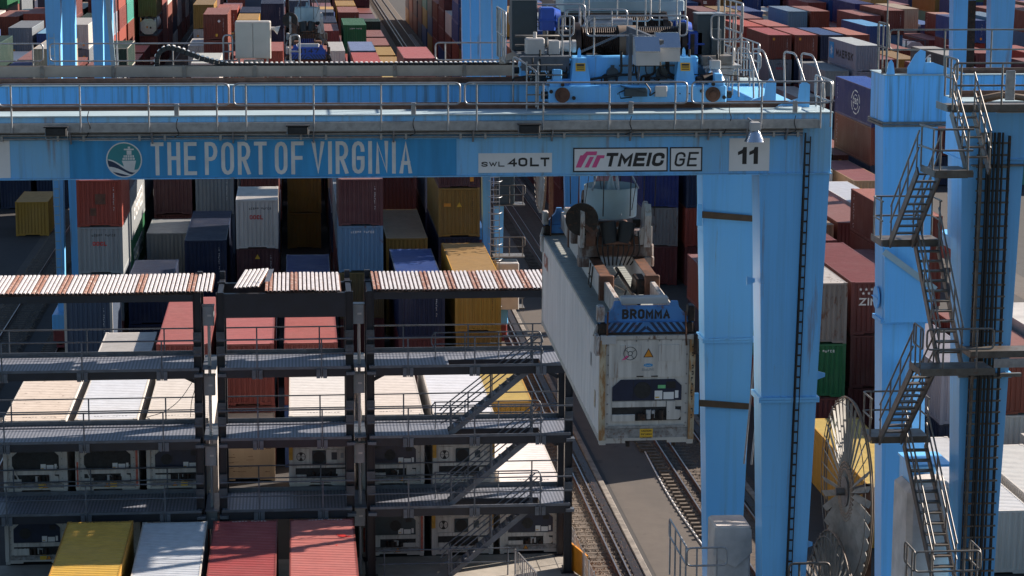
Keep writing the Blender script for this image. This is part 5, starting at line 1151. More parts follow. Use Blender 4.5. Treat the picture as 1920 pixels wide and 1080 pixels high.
# the block beyond it
b = 'far right'
def fx(k): return 49.7+2.8*k
def fy(k): return 186.4+14.5*k
MK_L = 'lavender grey container with a star emblem and black lettering on its side'
fr_over = {(1, 0): ['navy'], (1, 1): ['maroon', 'navy'], (1, 2): ['navy', 'maroon'], (1, 3): ['maroon', 'navy'], (1, 4): ['maroon', 'slate blue'], (1, 5): ['teal', 'maroon'], (1, 6): ['navy', 'teal'],
  (2, 0): ['maroon'], (2, 1): ['maroon', 'navy'], (2, 2): ['navy', 'maroon'], (2, 3): ['maroon', 'ochre', 'ochre'],
  (2, 4): ['navy', 'maroon', 'navy', ('charcoal', dict(label='charcoal container with a white swoosh and lettering on its side', cma=True, roofcol=(.40, .38, .36), dx=-.4, dy=0))], (2, 5): ['navy', 'maroon'], (2, 6): ['maroon', 'navy', 'slate blue'],
  (3, 0): ['navy', ('pale grey', dict(oocl=True, roofcol=(.5, .47, .43)))], (3, 1): ['grey', 'maroon', ('pale grey', {})], (3, 2): ['navy', 'maroon', ('lavender grey', dict(maersk=True, dx=0, dy=-1.2, label='lavender grey container below the other one with a star emblem')), ('lavender grey', dict(maersk=True, dx=0, dy=-1.2, label=MK_L, roofcol=(.52, .54, .53)))],
  (3, 3): ['navy'], (3, 4): ['maroon', 'ochre'], (3, 5): ['maroon', 'ochre', 'maroon'],
  (4, 0): ['navy', 'maroon', ('grey', dict(oocl=True)), ('red brown', dict(label='red brown container with orange square, left of two behind the trolley', sticker=('sq', 'orange', -.65, 2.15), marks='v', roofcol=(.40, .115, .115), dx=0, dy=0))], (4, 1): ['navy', 'maroon', 'navy', ('red brown', dict(label='red brown container with orange square, right of two behind the trolley', sticker=('sq', 'orange', -.65, 2.15), marks='v', roofcol=(.42, .15, .14), dx=0, dy=0))],
  (4, 2): ['navy', 'maroon', 'navy', ('navy', dict(roofcol=(.05, .10, .23), label='navy container between two red brown ones behind the trolley'))], (4, 3): ['navy', 'maroon', 'maroon', ('red brown', dict(roofcol=(.47, .20, .15)))], (4, 4): ['navy', 'maroon', 'maroon'], (4, 5): ['navy', 'maroon', 'ochre'], (4, 6): ['maroon', 'dark purple'],
  (5, 0): ['maroon', 'grey', 'dark purple', ('orange red', dict(roofcol=(.5, .13, .10)))], (5, 1): ['maroon', 'maroon', 'navy', ('red brown', dict(roofcol=(.46, .18, .15)))], (5, 2): ['maroon', 'maroon', 'maroon'], (5, 3): ['maroon', 'maroon', 'maroon'], (5, 4): ['maroon', 'maroon', 'navy'],
  (5, 5): ['navy', 'navy', 'navy', ('blue', dict(roofcol=(.16, .38, .62), dy=0, label='bright blue container with a light blue roof beyond the lettered grey one'))], (5, 6): ['maroon', 'maroon', 'red brown'], (5, 7): ['maroon', 'maroon'], (5, 8): ['navy', 'maroon'],
  (6, 8): ['navy', 'maroon', ('tank', {})], (6, 9): ['maroon', 'maroon', ('maroon', {})], (6, 10): ['maroon', 'maroon', ('red brown', dict(sidetext='v')), ('red brown', dict(sidetext='v', label='red brown container stacked tall left of the far right crane leg', roofcol=(.46, .26, .20)))],
  (7, 0): ['maroon', 'maroon', 'dark purple', 'dark purple'], (7, 1): ['maroon', 'maroon', 'dark purple', 'ochre'], (7, 2): ['maroon', 'maroon', 'maroon', ('blue', {})], (7, 3): ['navy', 'maroon', ('white', {}), ], (7, 4): ['maroon', 'maroon', ('dark purple', dict(tex=True)), 'light blue'], (7, 5): ['maroon', 'maroon', 'maroon', ('red brown', {})],
  (8, 9): ['navy', 'maroon', ('dark purple', dict(tex=True)), ('ochre', {}), ('ochre', {})], (8, 10): ['maroon', 'maroon', 'navy', 'red brown']}
for k in range(1, 22):
    for s in range(11):
        n = rr.choice((2, 3)) if k < 5 else rr.choice((3, 3, 4)) if k < 8 else rr.choice((3, 4, 4, 5)); q = rnd(n, rr)
        stack(b, s, k, fx(s), fy(k), fr_over.get((k, s), q))
b = 'farthest right'
fr3 = {(5, 1): ['maroon', 'navy', 'ochre', ('maroon', {})]}
for k in range(1, 22):
    for s in range(10):
        n = rr.choice((2, 3, 3)) if k < 6 else rr.choice((3, 4, 4, 5)); stack(b, s, k, 87.5+2.95*s, fy(k), fr3.get((k, s), rnd(n, rr)))
for k in range(6, 22):
    for s in range(8): stack('far left', s, k, -53.5-2.95*s, ly(k), rnd(rr.choice((3, 4, 4, 5)), rr))

# which of them the camera can see: boxes drawn into a small depth picture, nearest wins
RW = np.array([[r.x, r.y, r.z] for r in ROWS])
PW, PH = 960, 540
def project(P):
    q = (np.asarray(P, float)-np.array([0, 0, CAMZ])) @ RW
    return np.stack([(960+4400*q[:, 0]/q[:, 2])*PW/1920, (540+4400*q[:, 1]/q[:, 2])*PH/1080, q[:, 2]], 1)
ZB = np.full((PH, PW), 1e9); IB = np.full((PH, PW), -1, int)
def quad(P, idn):
    p = project(P); x0 = int(max(0, math.floor(p[:, 0].min()))); x1 = int(min(PW-1, math.ceil(p[:, 0].max()))); ya = int(max(0, math.floor(p[:, 1].min()))); yb = int(min(PH-1, math.ceil(p[:, 1].max())))
    if x1 < x0 or yb < ya: return
    gx, gy = np.meshgrid(np.arange(x0, x1+1)+.5, np.arange(ya, yb+1)+.5); ins = np.ones(gx.shape, bool); s0 = None; ar = 0
    for i in range(4): a = p[i]; c_ = p[(i+1) % 4]; ar += a[0]*c_[1]-c_[0]*a[1]
    sg = 1 if ar > 0 else -1
    for i in range(4):
        a = p[i]; c_ = p[(i+1) % 4]; ins &= sg*((c_[0]-a[0])*(gy-a[1])-(c_[1]-a[1])*(gx-a[0])) >= 0
    if not ins.any(): return
    A = np.c_[p[:3, :2], np.ones(3)]
    try: co = np.linalg.solve(A, 1/p[:3, 2])
    except np.linalg.LinAlgError: return
    z = 1/(co[0]*gx+co[1]*gy+co[2]); sub = ZB[ya:yb+1, x0:x1+1]; k = ins & (z < sub)
    sub[k] = z[k]; IB[ya:yb+1, x0:x1+1][k] = idn
def box_faces(x0, x1, y0, y1, z0, z1, idn):
    quad([(x0, y0, z0), (x1, y0, z0), (x1, y0, z1), (x0, y0, z1)], idn); quad([(x0, y0, z1), (x1, y0, z1), (x1, y1, z1), (x0, y1, z1)], idn)
    s = x1 if x1 < 0 else x0
    quad([(s, y0, z0), (s, y1, z0), (s, y1, z1), (s, y0, z1)], idn)
for c in CONT: box_faces(c['X']-W/2, c['X']+W/2, c['Y'], c['Y']+c['L'], c['z'], c['z']+c['h'], c['id'])
for bx in ((-15, 14, 60.3, 62, 19.1, 20.7), (-15, 14, 69.1, 70.8, 19.1, 20.7), (12.2, 13.9, 60.3, 61.3, 0, 19.1), (12.2, 13.9, 69.1, 70, 0, 19.1), (-13, 10.5, 88, 91, 10.6, 11.3), (18.6, 20.2, 63, 64, 0, 20.7), (18.5, 30, 71.8, 73.4, 19.1, 20.7), (18.6, 20, 71.8, 73, 0, 19), (7.9, 10.3, 59, 71, 12.4, 15.3), (7.4, 10.7, 62, 64, 21.3, 22.8), (-13, 10.5, 88, 90, 2.4, 2.8), (-13, 10.5, 88, 90, 5.2, 5.6), (-13, 10.5, 88, 90, 8, 8.4)): box_faces(*bx, -2)
cnt = np.bincount(IB[IB >= 0], minlength=len(CONT))
for c in CONT: c['px'] = int(cnt[c['id']])
named = [c for c in CONT if c['o'].get('label')]
order = sorted((c for c in CONT if not c['o'].get('label') and c['px'] >= 6), key=lambda c: -c['px'])
N_THINGS = 275
chosen = named+order[:max(0, N_THINGS-len(named))]
rest_ids = {c['id'] for c in CONT}-{c['id'] for c in chosen}
print('containers', len(CONT), 'visible', int((cnt > 5).sum()), 'things', len(chosen), 'smallest', chosen[-1]['px'])

GROUP = {'main': 'containers stacked in the middle yard block', 'left': 'containers stacked left of the rail lane', 'right': 'containers stacked right of the stair tower', 'far right': 'containers stacked in the far right block', 'farthest right': 'containers stacked in the farthest right block', 'far left': 'containers stacked in the far left block'}
AREA = {'main': 'middle block', 'left': 'left block', 'right': 'block behind stair tower', 'far right': 'far right block', 'farthest right': 'outermost right block', 'far left': 'outermost left block'}
TIER = ['ground tier', 'second tier', 'third tier', 'fourth tier', 'fifth tier']
SUN = {'maroon': 'maroon', 'tank': 'white tank'}
used_labels = {}
tops = {}
for c in CONT:
    k = (c['blk'], c['slot'], c['row'], round(c['Y']/4)); tops[k] = max(tops.get(k, 0), c['tier'])
def auto_label(c):
    k = (c['blk'], c['slot'], c['row'], round(c['Y']/4)); t = 'topmost' if tops[k] == c['tier'] else TIER[min(c['tier'], 4)]
    half = ' short' if c['L'] < 7 else ''
    l = f"{t}{half} {c['col']} container, {ORD[c['slot']]} stack of the {ORD[min(c['row'], 29)]} row, {AREA[c['blk']]}"
    if c['L'] < 7 and l in used_labels: l = l.replace('short', 'rear short')
    return l
def lighten(col, q=.14): return tuple(a+(b_-a)*q for a, b_ in zip(col, (.60, .50, .46)))
def build_container(c, simple):
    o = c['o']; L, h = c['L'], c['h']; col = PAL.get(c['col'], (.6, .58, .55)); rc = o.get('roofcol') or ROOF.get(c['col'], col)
    lab = o.get('label') or auto_label(c); n = 0
    while lab in used_labels: n += 1; lab = lab.replace(' container', (' upper', ' rear', ' inner', ' outer')[n % 4]+' container', 1)
    used_labels[lab] = 1
    t = thing('shipping_container' if c['col'] != 'tank' else 'tank_container', lab, 'container' if c['col'] != 'tank' else 'tank container', (c['X'], c['Y'], c['z']), GROUP[c['blk']])
    t.rotation_euler.z = R(random.uniform(-.12, .12)); wr = c['wear']
    def ad(kind, colr, nm): inst(nm, cmesh(kind, L, h), t, (0, 0, 0), (*colr, wr))
    if c['col'] == 'tank':
        inst('frame', cmesh('frame', L, h), t, (0, 0, 0), (.06, .075, .10, .2))
        mb = MB().cyl((0, .35, h/2), (0, L-.35, h/2), 1.05, n=32).cyl((0, .22, h/2), (0, .35, h/2), .8, 1.05, 32)
        for q in (1.2, 3, 4.9, L-1.2): mb.cyl((0, q, h/2), (0, q+.1, h/2), 1.07, n=32)
        me = mb.mesh('tank'); me.materials.append(M['tank']); inst('tank', me, t)
        me = MB().prism([(-1.05, .75), (-.5, .25), (.5, .25), (1.05, .75), (1.05, h-.75), (.5, h-.25), (-.5, h-.25), (-1.05, h-.75)], .14, .2).mesh('end_plate'); me.materials.append(M['tank']); inst('end_plate', me, t)
        inst('sticker', sticker_mesh('sq', 'orange'), t, (-.15, .135, h*.47)); inst('sticker', sticker_mesh('sq', 'ink'), t, (.3, .135, h*.44))
        return t
    inst('frame', cmesh('frame', L, h), t, (0, 0, 0), (*(o.get('framecol') or col), min(1, wr+.25)))
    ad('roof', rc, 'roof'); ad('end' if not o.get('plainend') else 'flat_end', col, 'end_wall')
    ad('side_l', col, 'side_wall'); ad('side_r', col, 'side_wall')
    if not simple: ad('door', col, 'door')
    return t
def decorate(c, t):
    o = c['o']; h = c['h']; L = c['L']; off = Vector(t.location)
    light = c['col'] in ('white', 'pale grey', 'beige', 'yellow', 'ochre', 'olive', 'lavender grey')
    mk = o.get('marks')
    if mk:
        black = mk.endswith('k') or light; mk = mk.rstrip('k')
        e = inst('stencil_marks', mark_mesh('v' if mk == 'v' else 'h', 'ink' if black else 'letterw'), t)
        if mk == 'v': e.location = (.74, .024, h*.84); e.rotation_euler = (0, R(90), 0)
        else: e.location = (-.55, .024, h*.84)
    for k in ('sticker', 'sticker2'):
        if k in o: s_ = o[k]; inst('sticker', sticker_mesh(s_[0], s_[1]), t, (s_[2], .026, s_[3]))
    X, Y, z = off
    if o.get('oocl'):
        strokes('OOCL', X-.42, X+.36, z+h*.60, z+h*.69, Y+.022, 'red', t, .055, .3)
        e = inst('stencil_marks', mark_mesh('h', 'ink'), t, (-.45, .024, h*.80))
    if o.get('tex'): text('tex', X-.95, X-.45, z+h*.62, z+h*.78, Y+.022, 'letterw', t, .03)
    if o.get('zim'):
        strokes('ZIM', X-.82, X+.12, z+h*.56, z+h*.70, Y+.022, 'letterw', t, .075, .25)
        for i in range(7):
            cx = X-.76+(i % 4)*.27+(0 if i < 4 else .13); cz = z+h*(.86 if i < 4 else .785)
            part('star_mark', MB().add([(cx+math.cos(k*math.pi/5+math.pi/2)*(.085 if k % 2 == 0 else .04), Y+.022, cz+math.sin(k*math.pi/5+math.pi/2)*(.085 if k % 2 == 0 else .04)) for k in range(10)], [tuple(range(10))]), 'letterw', t)
    if o.get('greendisc'):
        part('emblem', disc(X-.5, z+h*.52, .42, Y+.022, 28), 'letterw', t); part('emblem', disc(X-.5, z+h*.52, .3, Y+.02, 24, .24), 'teal', t)
        e = inst('stencil_marks', mark_mesh('h', 'letterw'), t, (-.6, .024, h*.84))
    if o.get('patch'):
        part('repair_patch', MB().box(X-.22, X+.34, Y+.012, Y+.026, z+h*.48, z+h*.70).box(X-.5, X-.18, Y+.012, Y+.026, z+h*.24, z+h*.40), 'rust', t)
    sx = X-W/2-.004; sr = X+W/2+.004
    if o.get('maersk'):
        strokes('MAERSK', Y+L-3.6, Y+1.2, z+h*.34, z+h*.66, sx, 'ink', t, .2, .4, face='left')
        me = MB().add([(sx, Y+L-2.6, z+h*.22), (sx, Y+L-.5, z+h*.22), (sx, Y+L-.5, z+h*.86), (sx, Y+L-2.6, z+h*.86)], [(0, 1, 2, 3)]); part('emblem', me, 'signblue', t)
        part('star_mark', MB().add([(sx-.01, Y+L-1.55+math.cos(k*math.pi/7)*(.7 if k % 2 == 0 else .28), z+h*.54+math.sin(k*math.pi/7)*(.7 if k % 2 == 0 else .28)) for k in range(14)], [tuple(range(14))]), 'letterw', t)
    if o.get('cma'):
        strokes('CMA CGM', Y+8.8, Y+1.2, z+h*.2, z+h*.55, sx, 'letterw', t, .17, .35, face='left')
        part('swoosh', MB().add([(sx, Y+6.6-a*2.0, z+h*(.62+.22*math.sin(a*1.6))+w_) for w_ in (0, .16) for a in (0, .25, .5, .75, 1)], [(i, i+1, i+6, i+5) for i in range(4)]), 'letterw', t)
    if o.get('globe'):
        cy_ = Y+5.2; cz = z+h*.5; vs = MB()
        for r_, w_ in ((.95, .1), (.6, .07)):
            n = 30; P = []
            for i in range(n): a = 2*math.pi*i/n; P += [(sx, cy_+math.cos(a)*r_*1.5, cz+math.sin(a)*r_), (sx, cy_+math.cos(a)*(r_-w_)*1.5, cz+math.sin(a)*(r_-w_))]
            vs.add(P, [(2*i, 2*i+1, 2*((i+1) % n)+1, 2*((i+1) % n)) for i in range(n) if i % 5])
        part('emblem', vs, 'letterw', t); strokes('CBC', cy_+.8, cy_-.8, cz-.15, cz+.3, sx-.002, 'letterw', t, .09, .35, face='left')
        e = inst('stencil_marks', mark_mesh('v', 'letterw'), t, (-W/2-.006, L-1.0, h*.85)); e.rotation_euler = (R(90), R(90), R(-90))
    if o.get('evergreen'):
        strokes('EVERGREEN', Y+2, Y+10.5, z+h*.3, z+h*.7, sr, 'letterw', t, .18, .35, face='right')
    if o.get('sidebig'): strokes('M', Y+9.5, Y+5.5, z+h*.2, z+h*.75, sx, 'rust', t, .22, face='left')
    if o.get('sidetext'):
        e = inst('stencil_marks', mark_mesh('v', 'ink' if o['sidetext'].endswith('k') else 'letterw'), t, (-W/2-.006, L-1.0, h*.9)); e.rotation_euler = (R(90), R(90), R(-90)); e.scale = (1.6, 2.2, 1)
    if o.get('roofpatch'):
        for cx, cy_, s_ in ((.75, 9.8, .2), (.95, 9.72, .12), (.6, 9.95, .08), (.2, 8.7, .05), (.5, 8.6, .06)):
            rp = random.Random(int(cx*100)); part('paint_patch', MB().add([(X+cx+math.cos(q*.7)*s_*rp.uniform(.4, 1.2), Y+cy_+math.sin(q*.7)*s_*rp.uniform(.5, 1.4), z+h-.008) for q in range(9)], [tuple(range(9))]), 'red', t)
    if o.get('sideemblem'):
        part('emblem', MB().add([(sx, Y+10.2+math.cos(k*math.pi/7)*(1.3 if k % 2 == 0 else .5), z+h*.5+math.sin(k*math.pi/7)*(.9 if k % 2 == 0 else .35)) for k in range(14)], [tuple(range(14))]), 'palegrey', t)
        part('emblem', MB().add([(sx-.004, Y+10.2+math.cos(k*math.pi/5)*(.6 if k % 2 == 0 else .25), z+h*.5+math.sin(k*math.pi/5)*(.4 if k % 2 == 0 else .16)) for k in range(10)], [tuple(range(10))]), 'letterw', t)
    if o.get('scratches'):
        rp = random.Random(4)
        for q in range(26):
            x_ = X+rp.uniform(-1, 1); z_ = z+rp.uniform(.2, 2.4); l_ = rp.uniform(.04, .35); part('scratch', MB().box(x_, min(x_+l_, X+1.05), Y+.045, Y+.0495, z_, z_+rp.uniform(.008, .025)), 'rust', t)
    if o.get('far_marks'):
        e = inst('stencil_marks', mark_mesh('h', o['far_marks']), t, (-.5, L-.17, h-.012)); e.rotation_euler = (R(-90), 0, 0); e.scale = (1, 1, 1)
for c in chosen:
    far = c['px'] < 60 and not c['o'].get('label')
    if far and c['col'] != 'tank':
        col = PAL.get(c['col']); lab = auto_label(c); n = 0
        while lab in used_labels: n += 1; lab = lab.replace(' container', (' upper', ' rear', ' inner', ' outer')[n % 4]+' container', 1)
        used_labels[lab] = 1
        o_ = inst('shipping_container', cmesh('small', c['L'], c['h']), None, (c['X'], c['Y'], c['z']), (*col, c['wear'])); tag(o_, lab, 'container', GROUP[c['blk']])
    else:
        t = build_container(c, far or c['px'] < 150); decorate(c, t)
# all the others, hardly or not at all in view, as one mass
mb = MB(); cols = []
for c in CONT:
    if c['id'] in rest_ids:
        x0, x1 = c['X']-W/2+.01, c['X']+W/2-.01; mb.box(x0, x1, c['Y']+.02, c['Y']+c['L']-.02, c['z']+.03, c['z']+c['h']-.004)
        col = PAL.get(c['col'], (.6, .58, .55)); cols += [col]*24
m_, t_, p_ = nodes('container_mass_paint'); at = t_.nodes.new('ShaderNodeAttribute'); at.attribute_name = 'paint'
n1 = noise(t_, 1.2, (1, 1, .5), 5, .6); t_.links.new(mixc(t_, ramp(t_, n1, .3, .7, 0, .35), at.outputs['Color'], c4((.07, .055, .05))), p_.inputs['Base Color']); p_.inputs['Roughness'].default_value = .45
M['mass'] = m_
o_ = part('container_stacks', mb, 'mass'); tag(o_, 'mass of containers buried in the stacks of the yard', 'container stacks', None, 'stuff')
ca = o_.data.color_attributes.new('paint', 'FLOAT_COLOR', 'CORNER'); ca.data.foreach_set('color', [v for c_ in cols for v in (*c_, 1.)])

# ------------------------------------------------------------------ refrigerated containers
def tri_sticker(p, x, y, z, s=.12):
    t = part('warning_triangle', MB().prism([(x-s, z-s*.85), (x+s, z-s*.85), (x, z+s)], y-.006, y), 'ink', p)
    part('triangle_face', MB().prism([(x-s*.78, z-s*.72), (x+s*.78, z-s*.72), (x, z+s*.74)], y-.009, y-.0065), 'orange', t)
def machine_end_a(t, X, Y, z, h, posts='rustpost', upper=True, seed=1):
    """dark panelled machinery end"""
    r_ = random.Random(seed); y = Y+.06; k = h/2.896; v_ = 0 if upper else seed % 4; fx_ = (-.12, -.45, .1, -.3)[v_]; pm = ('navy', 'navy', 'cabinet', 'darkbay')[v_]; mir = -1 if v_ == 2 else 1; dz = 0 if upper else -.26
    e = part('machinery_end', MB().box(X-1.08, X+1.08, y, y+.04, z+(.42+dz*.4)*k, z+h-.1).box(X-1.0, X+1.0, y-.03, y-.003, z+1.78*k, z+h-.13), 'reefer', t)
    part('sill', MB().box(X-1.08, X+1.08, Y+.02, y+.03, z+.1, z+(.42+dz*.4)*k-.003).box(X-1.0, X+1.0, Y-.0, Y+.018, z+(.43+dz*.4)*k, z+(.5+dz*.5)*k), 'reefergrey', e)
    part('corner_post', MB().box(X-1.235, X-1.085, Y-.012, Y+.15, z+.12, z+h-.12), posts, e)
    part('corner_post', MB().box(X+1.085, X+1.235, Y-.012, Y+.15, z+.12, z+h-.12), posts if r_.random() < .6 else 'reefer', e)
    za, zb = z+1.16*k+dz*1.1, z+1.72*k+dz*.35
    part('dark_panel', MB().prism([(X-.9, za), (X+.9, za), (X+.9, zb-.17), (X+.72, zb), (X-.68, zb), (X-.9, zb-.2)], y-.035, y-.004), pm, e)
    part('fan_grille', MB().cyl((X+fx_, y-.05, (za+zb)/2), (X+fx_, y-.036, (za+zb)/2), .22, n=24).box(X+fx_-.24, X+fx_-.232, y-.04, y-.0355, za, zb).box(X+fx_+.24, X+fx_+.248, y-.04, y-.0355, za, zb), 'darkbay', e)
    part('control_screen', MB().box(X+.5, X+.74, y-.045, y-.036, zb-.24, zb-.06), 'ink', e)
    part('label', MB().box(X+.2, X+.4, y-.04, y-.036, za+.03, za+.26).box(X+.43, X+.7, y-.04, y-.036, za+.03, za+.22).box(X+.73, X+.82, y-.04, y-.036, za+.06, za+.26), 'white', e)
    part('label', MB().box(X+.22, X+.32, y-.045, y-.041, za+.07, za+.1), 'yellow', e)
    if v_ != 3: part('cross_strip', MB().box(X-.9 if v_ != 2 else X-.5, X+(.5, .1, .9, 0)[v_], y-.035, y-.004, za-.17, za-.02), 'reefer', e)
    part('machine_bay', MB().box(X-.9, X+.9, y-.014, y-.004, z+.62*k+dz, za-.175), 'darkbay', e)
    mb = MB(); 
    for i in range(7): x = X-.22+r_.random()*.7; q = r_.random()*.2; mb.cyl((x, y-.05-q*.3, z+.66*k+dz), (x, y-.05-q*.3, z+.66*k+dz+.1+q), .03+r_.random()*.05, n=10)
    for i in range(6): x = X-.85+r_.random()*1.5; mb.tube([(x, y-.03, z+.7*k+dz), (x+.1, y-.05, z+.95*k+dz-r_.random()*.1), (x+.3*r_.random(), y-.03, z+.72*k+dz+r_.random()*.2)], .014, 5)
    part('compressor', mb, 'grease', e)
    part('compressor_body', MB().cyl((X+.05, y-.03, z+.68*k+dz), (X+.05, y-.03, z+.92*k+dz), .07, n=14).cyl((X+.17, y-.03, z+.7*k+dz), (X+.17, y-.03, z+.9*k+dz), .05, n=12), 'lightgrey', e)
    part('battery_box', MB().bbox(*sorted((X-mir*.9, X-mir*(.3 if v_ != 3 else .55))), y-.06, y-.016, z+.62*k+dz, z+(.80 if v_ != 1 else .9)*k+dz, .01), 'reefer', e)
    if v_ != 1: part('side_panel', MB().prism([(X+mir*a_, b_) for a_, b_ in ((.52, z+.65*k+dz), (.82, z+.65*k+dz), (.9, z+.74*k+dz), (.88, z+.9*k+dz), (.74, z+.92*k+dz), (.74, za-.02), (.52, za-.02))], y-.06, y-.016), 'reefer', e)
    if v_ == 3: part('strut', MB().bar((X-.9, y-.05, z+1.05*k), (X-.6, y-.05, z+.65*k+dz), .06, .05).bar((X+.85, y-.05, z+1.05*k), (X+.5, y-.05, z+.65*k+dz), .06, .05), 'reefer', e)
    bolts = MB()
    for q in range(9): zz = z+.55*k+q*.26*k; bolts.cyl((X-1.02, y-.02, zz), (X-1.02, y, zz), .022, n=6).cyl((X+1.02, y-.02, zz), (X+1.02, y, zz), .022, n=6)
    for q in range(7): xx = X-.9+q*.3; bolts.cyl((xx, y-.02, z+(.47+dz*.4)*k), (xx, y, z+(.47+dz*.4)*k), .022, n=6).cyl((xx, y-.045, z+h-.15), (xx, y-.03, z+h-.15), .022, n=6)
    part('bolt', bolts, 'reefergrey', e)
    if upper:
        for sx in (-1, 1):
            part('hatch', MB().bbox(X+sx*.5-.27+.055, X+sx*.5+.27+.055, y-.045, y-.031, z+2.2*k, z+2.64*k, .01), 'reefer', e)
        for rr in (.17, .055):
            part('vent_ring', MB().tube([(X-.455+math.cos(a)*rr, y-.05, z+2.42*k+math.sin(a)*rr) for a in [i*math.pi/14 for i in range(28)]], .008, 5, close=True), 'cabinet', e)
        mb = MB()
        for a in (.6, 2.54, 4.1, 5.3): mb.bar((X-.455+math.cos(a)*.06, y-.05, z+2.42*k+math.sin(a)*.06), (X-.455+math.cos(a)*.16, y-.05, z+2.42*k+math.sin(a)*.16), .012, .01)
        part('vent_mark', mb, 'cabinet', e); part('paint_smudge', MB().prism([(X-.68, z+2.24*k), (X-.58, z+2.26*k), (X-.48, z+2.34*k), (X-.55, z+2.37*k), (X-.62, z+2.3*k)], y-.052, y-.049), 'pink', e)
        tri_sticker(e, X+.02, y-.031, z+2.42*k, .13)
        part('oval_badge', MB().add([(X+.02+math.cos(i*math.pi/12)*.12, y-.034, z+2.1*k+math.sin(i*math.pi/12)*.045) for i in range(24)], [tuple(range(23, -1, -1))]), 'signblue', e)
        text('Carrier', X-.06, X+.1, z+2.075*k, z+2.12*k, y-.036, 'white', e)
        text('EliteLINE', X-.14, X+.17, z+1.95*k, z+2.02*k, y-.034, 'jbox', e)
        part('green_label', MB().box(X+.28, X+.48, y-.04, y-.036, za+.32, za+.41), 'green', e)
        part('vent_slot', MB().box(X-.28, X-.1, y-.034, y-.031, z+1.78*k+.01, z+1.78*k+.04).box(X+.1, X+.28, y-.034, y-.031, z+1.78*k+.01, z+1.78*k+.04), 'grease', e)
        st = part('caution_label', MB().box(X-.17, X+.17, Y+.012, Y+.018, z+.12, z+.41), 'yellow', e)
        text('CAUTION', X-.13, X+.13, z+.33, z+.38, Y+.01, 'ink', st, .03); text("9'6\" HIGH", X-.14, X+.14, z+.24, z+.29, Y+.01, 'ink', st, .03); text('CONTAINER', X-.15, X+.15, z+.15, z+.20, Y+.01, 'ink', st, .03)
        em = inst('stencil_marks', mark_mesh('v', 'ink'), e, (X+1.13-WL[e][0], Y-.016-WL[e][1], z+2.6*k-WL[e][2])); em.rotation_euler = (0, R(90), 0); em.scale = (1.5, 1.1, 1)
    else:
        tri_sticker(e, X+r_.uniform(-.3, .5), Y+.012, z+.27, .11)
        if seed % 2: part('caution_label', MB().box(X+.1, X+.36, Y+.012, Y+.018, z+.16, z+.38), 'yellow', e)
        if seed % 3 == 0: part('red_tape', MB().box(X+1.1, X+1.19, Y-.017, Y-.0125, z+.2, z+h-.2), 'redstripe', e); part('red_tape', MB().box(X-1.19, X-1.12, Y-.017, Y-.0125, z+.2, z+1.2), 'redstripe', e)
    return e
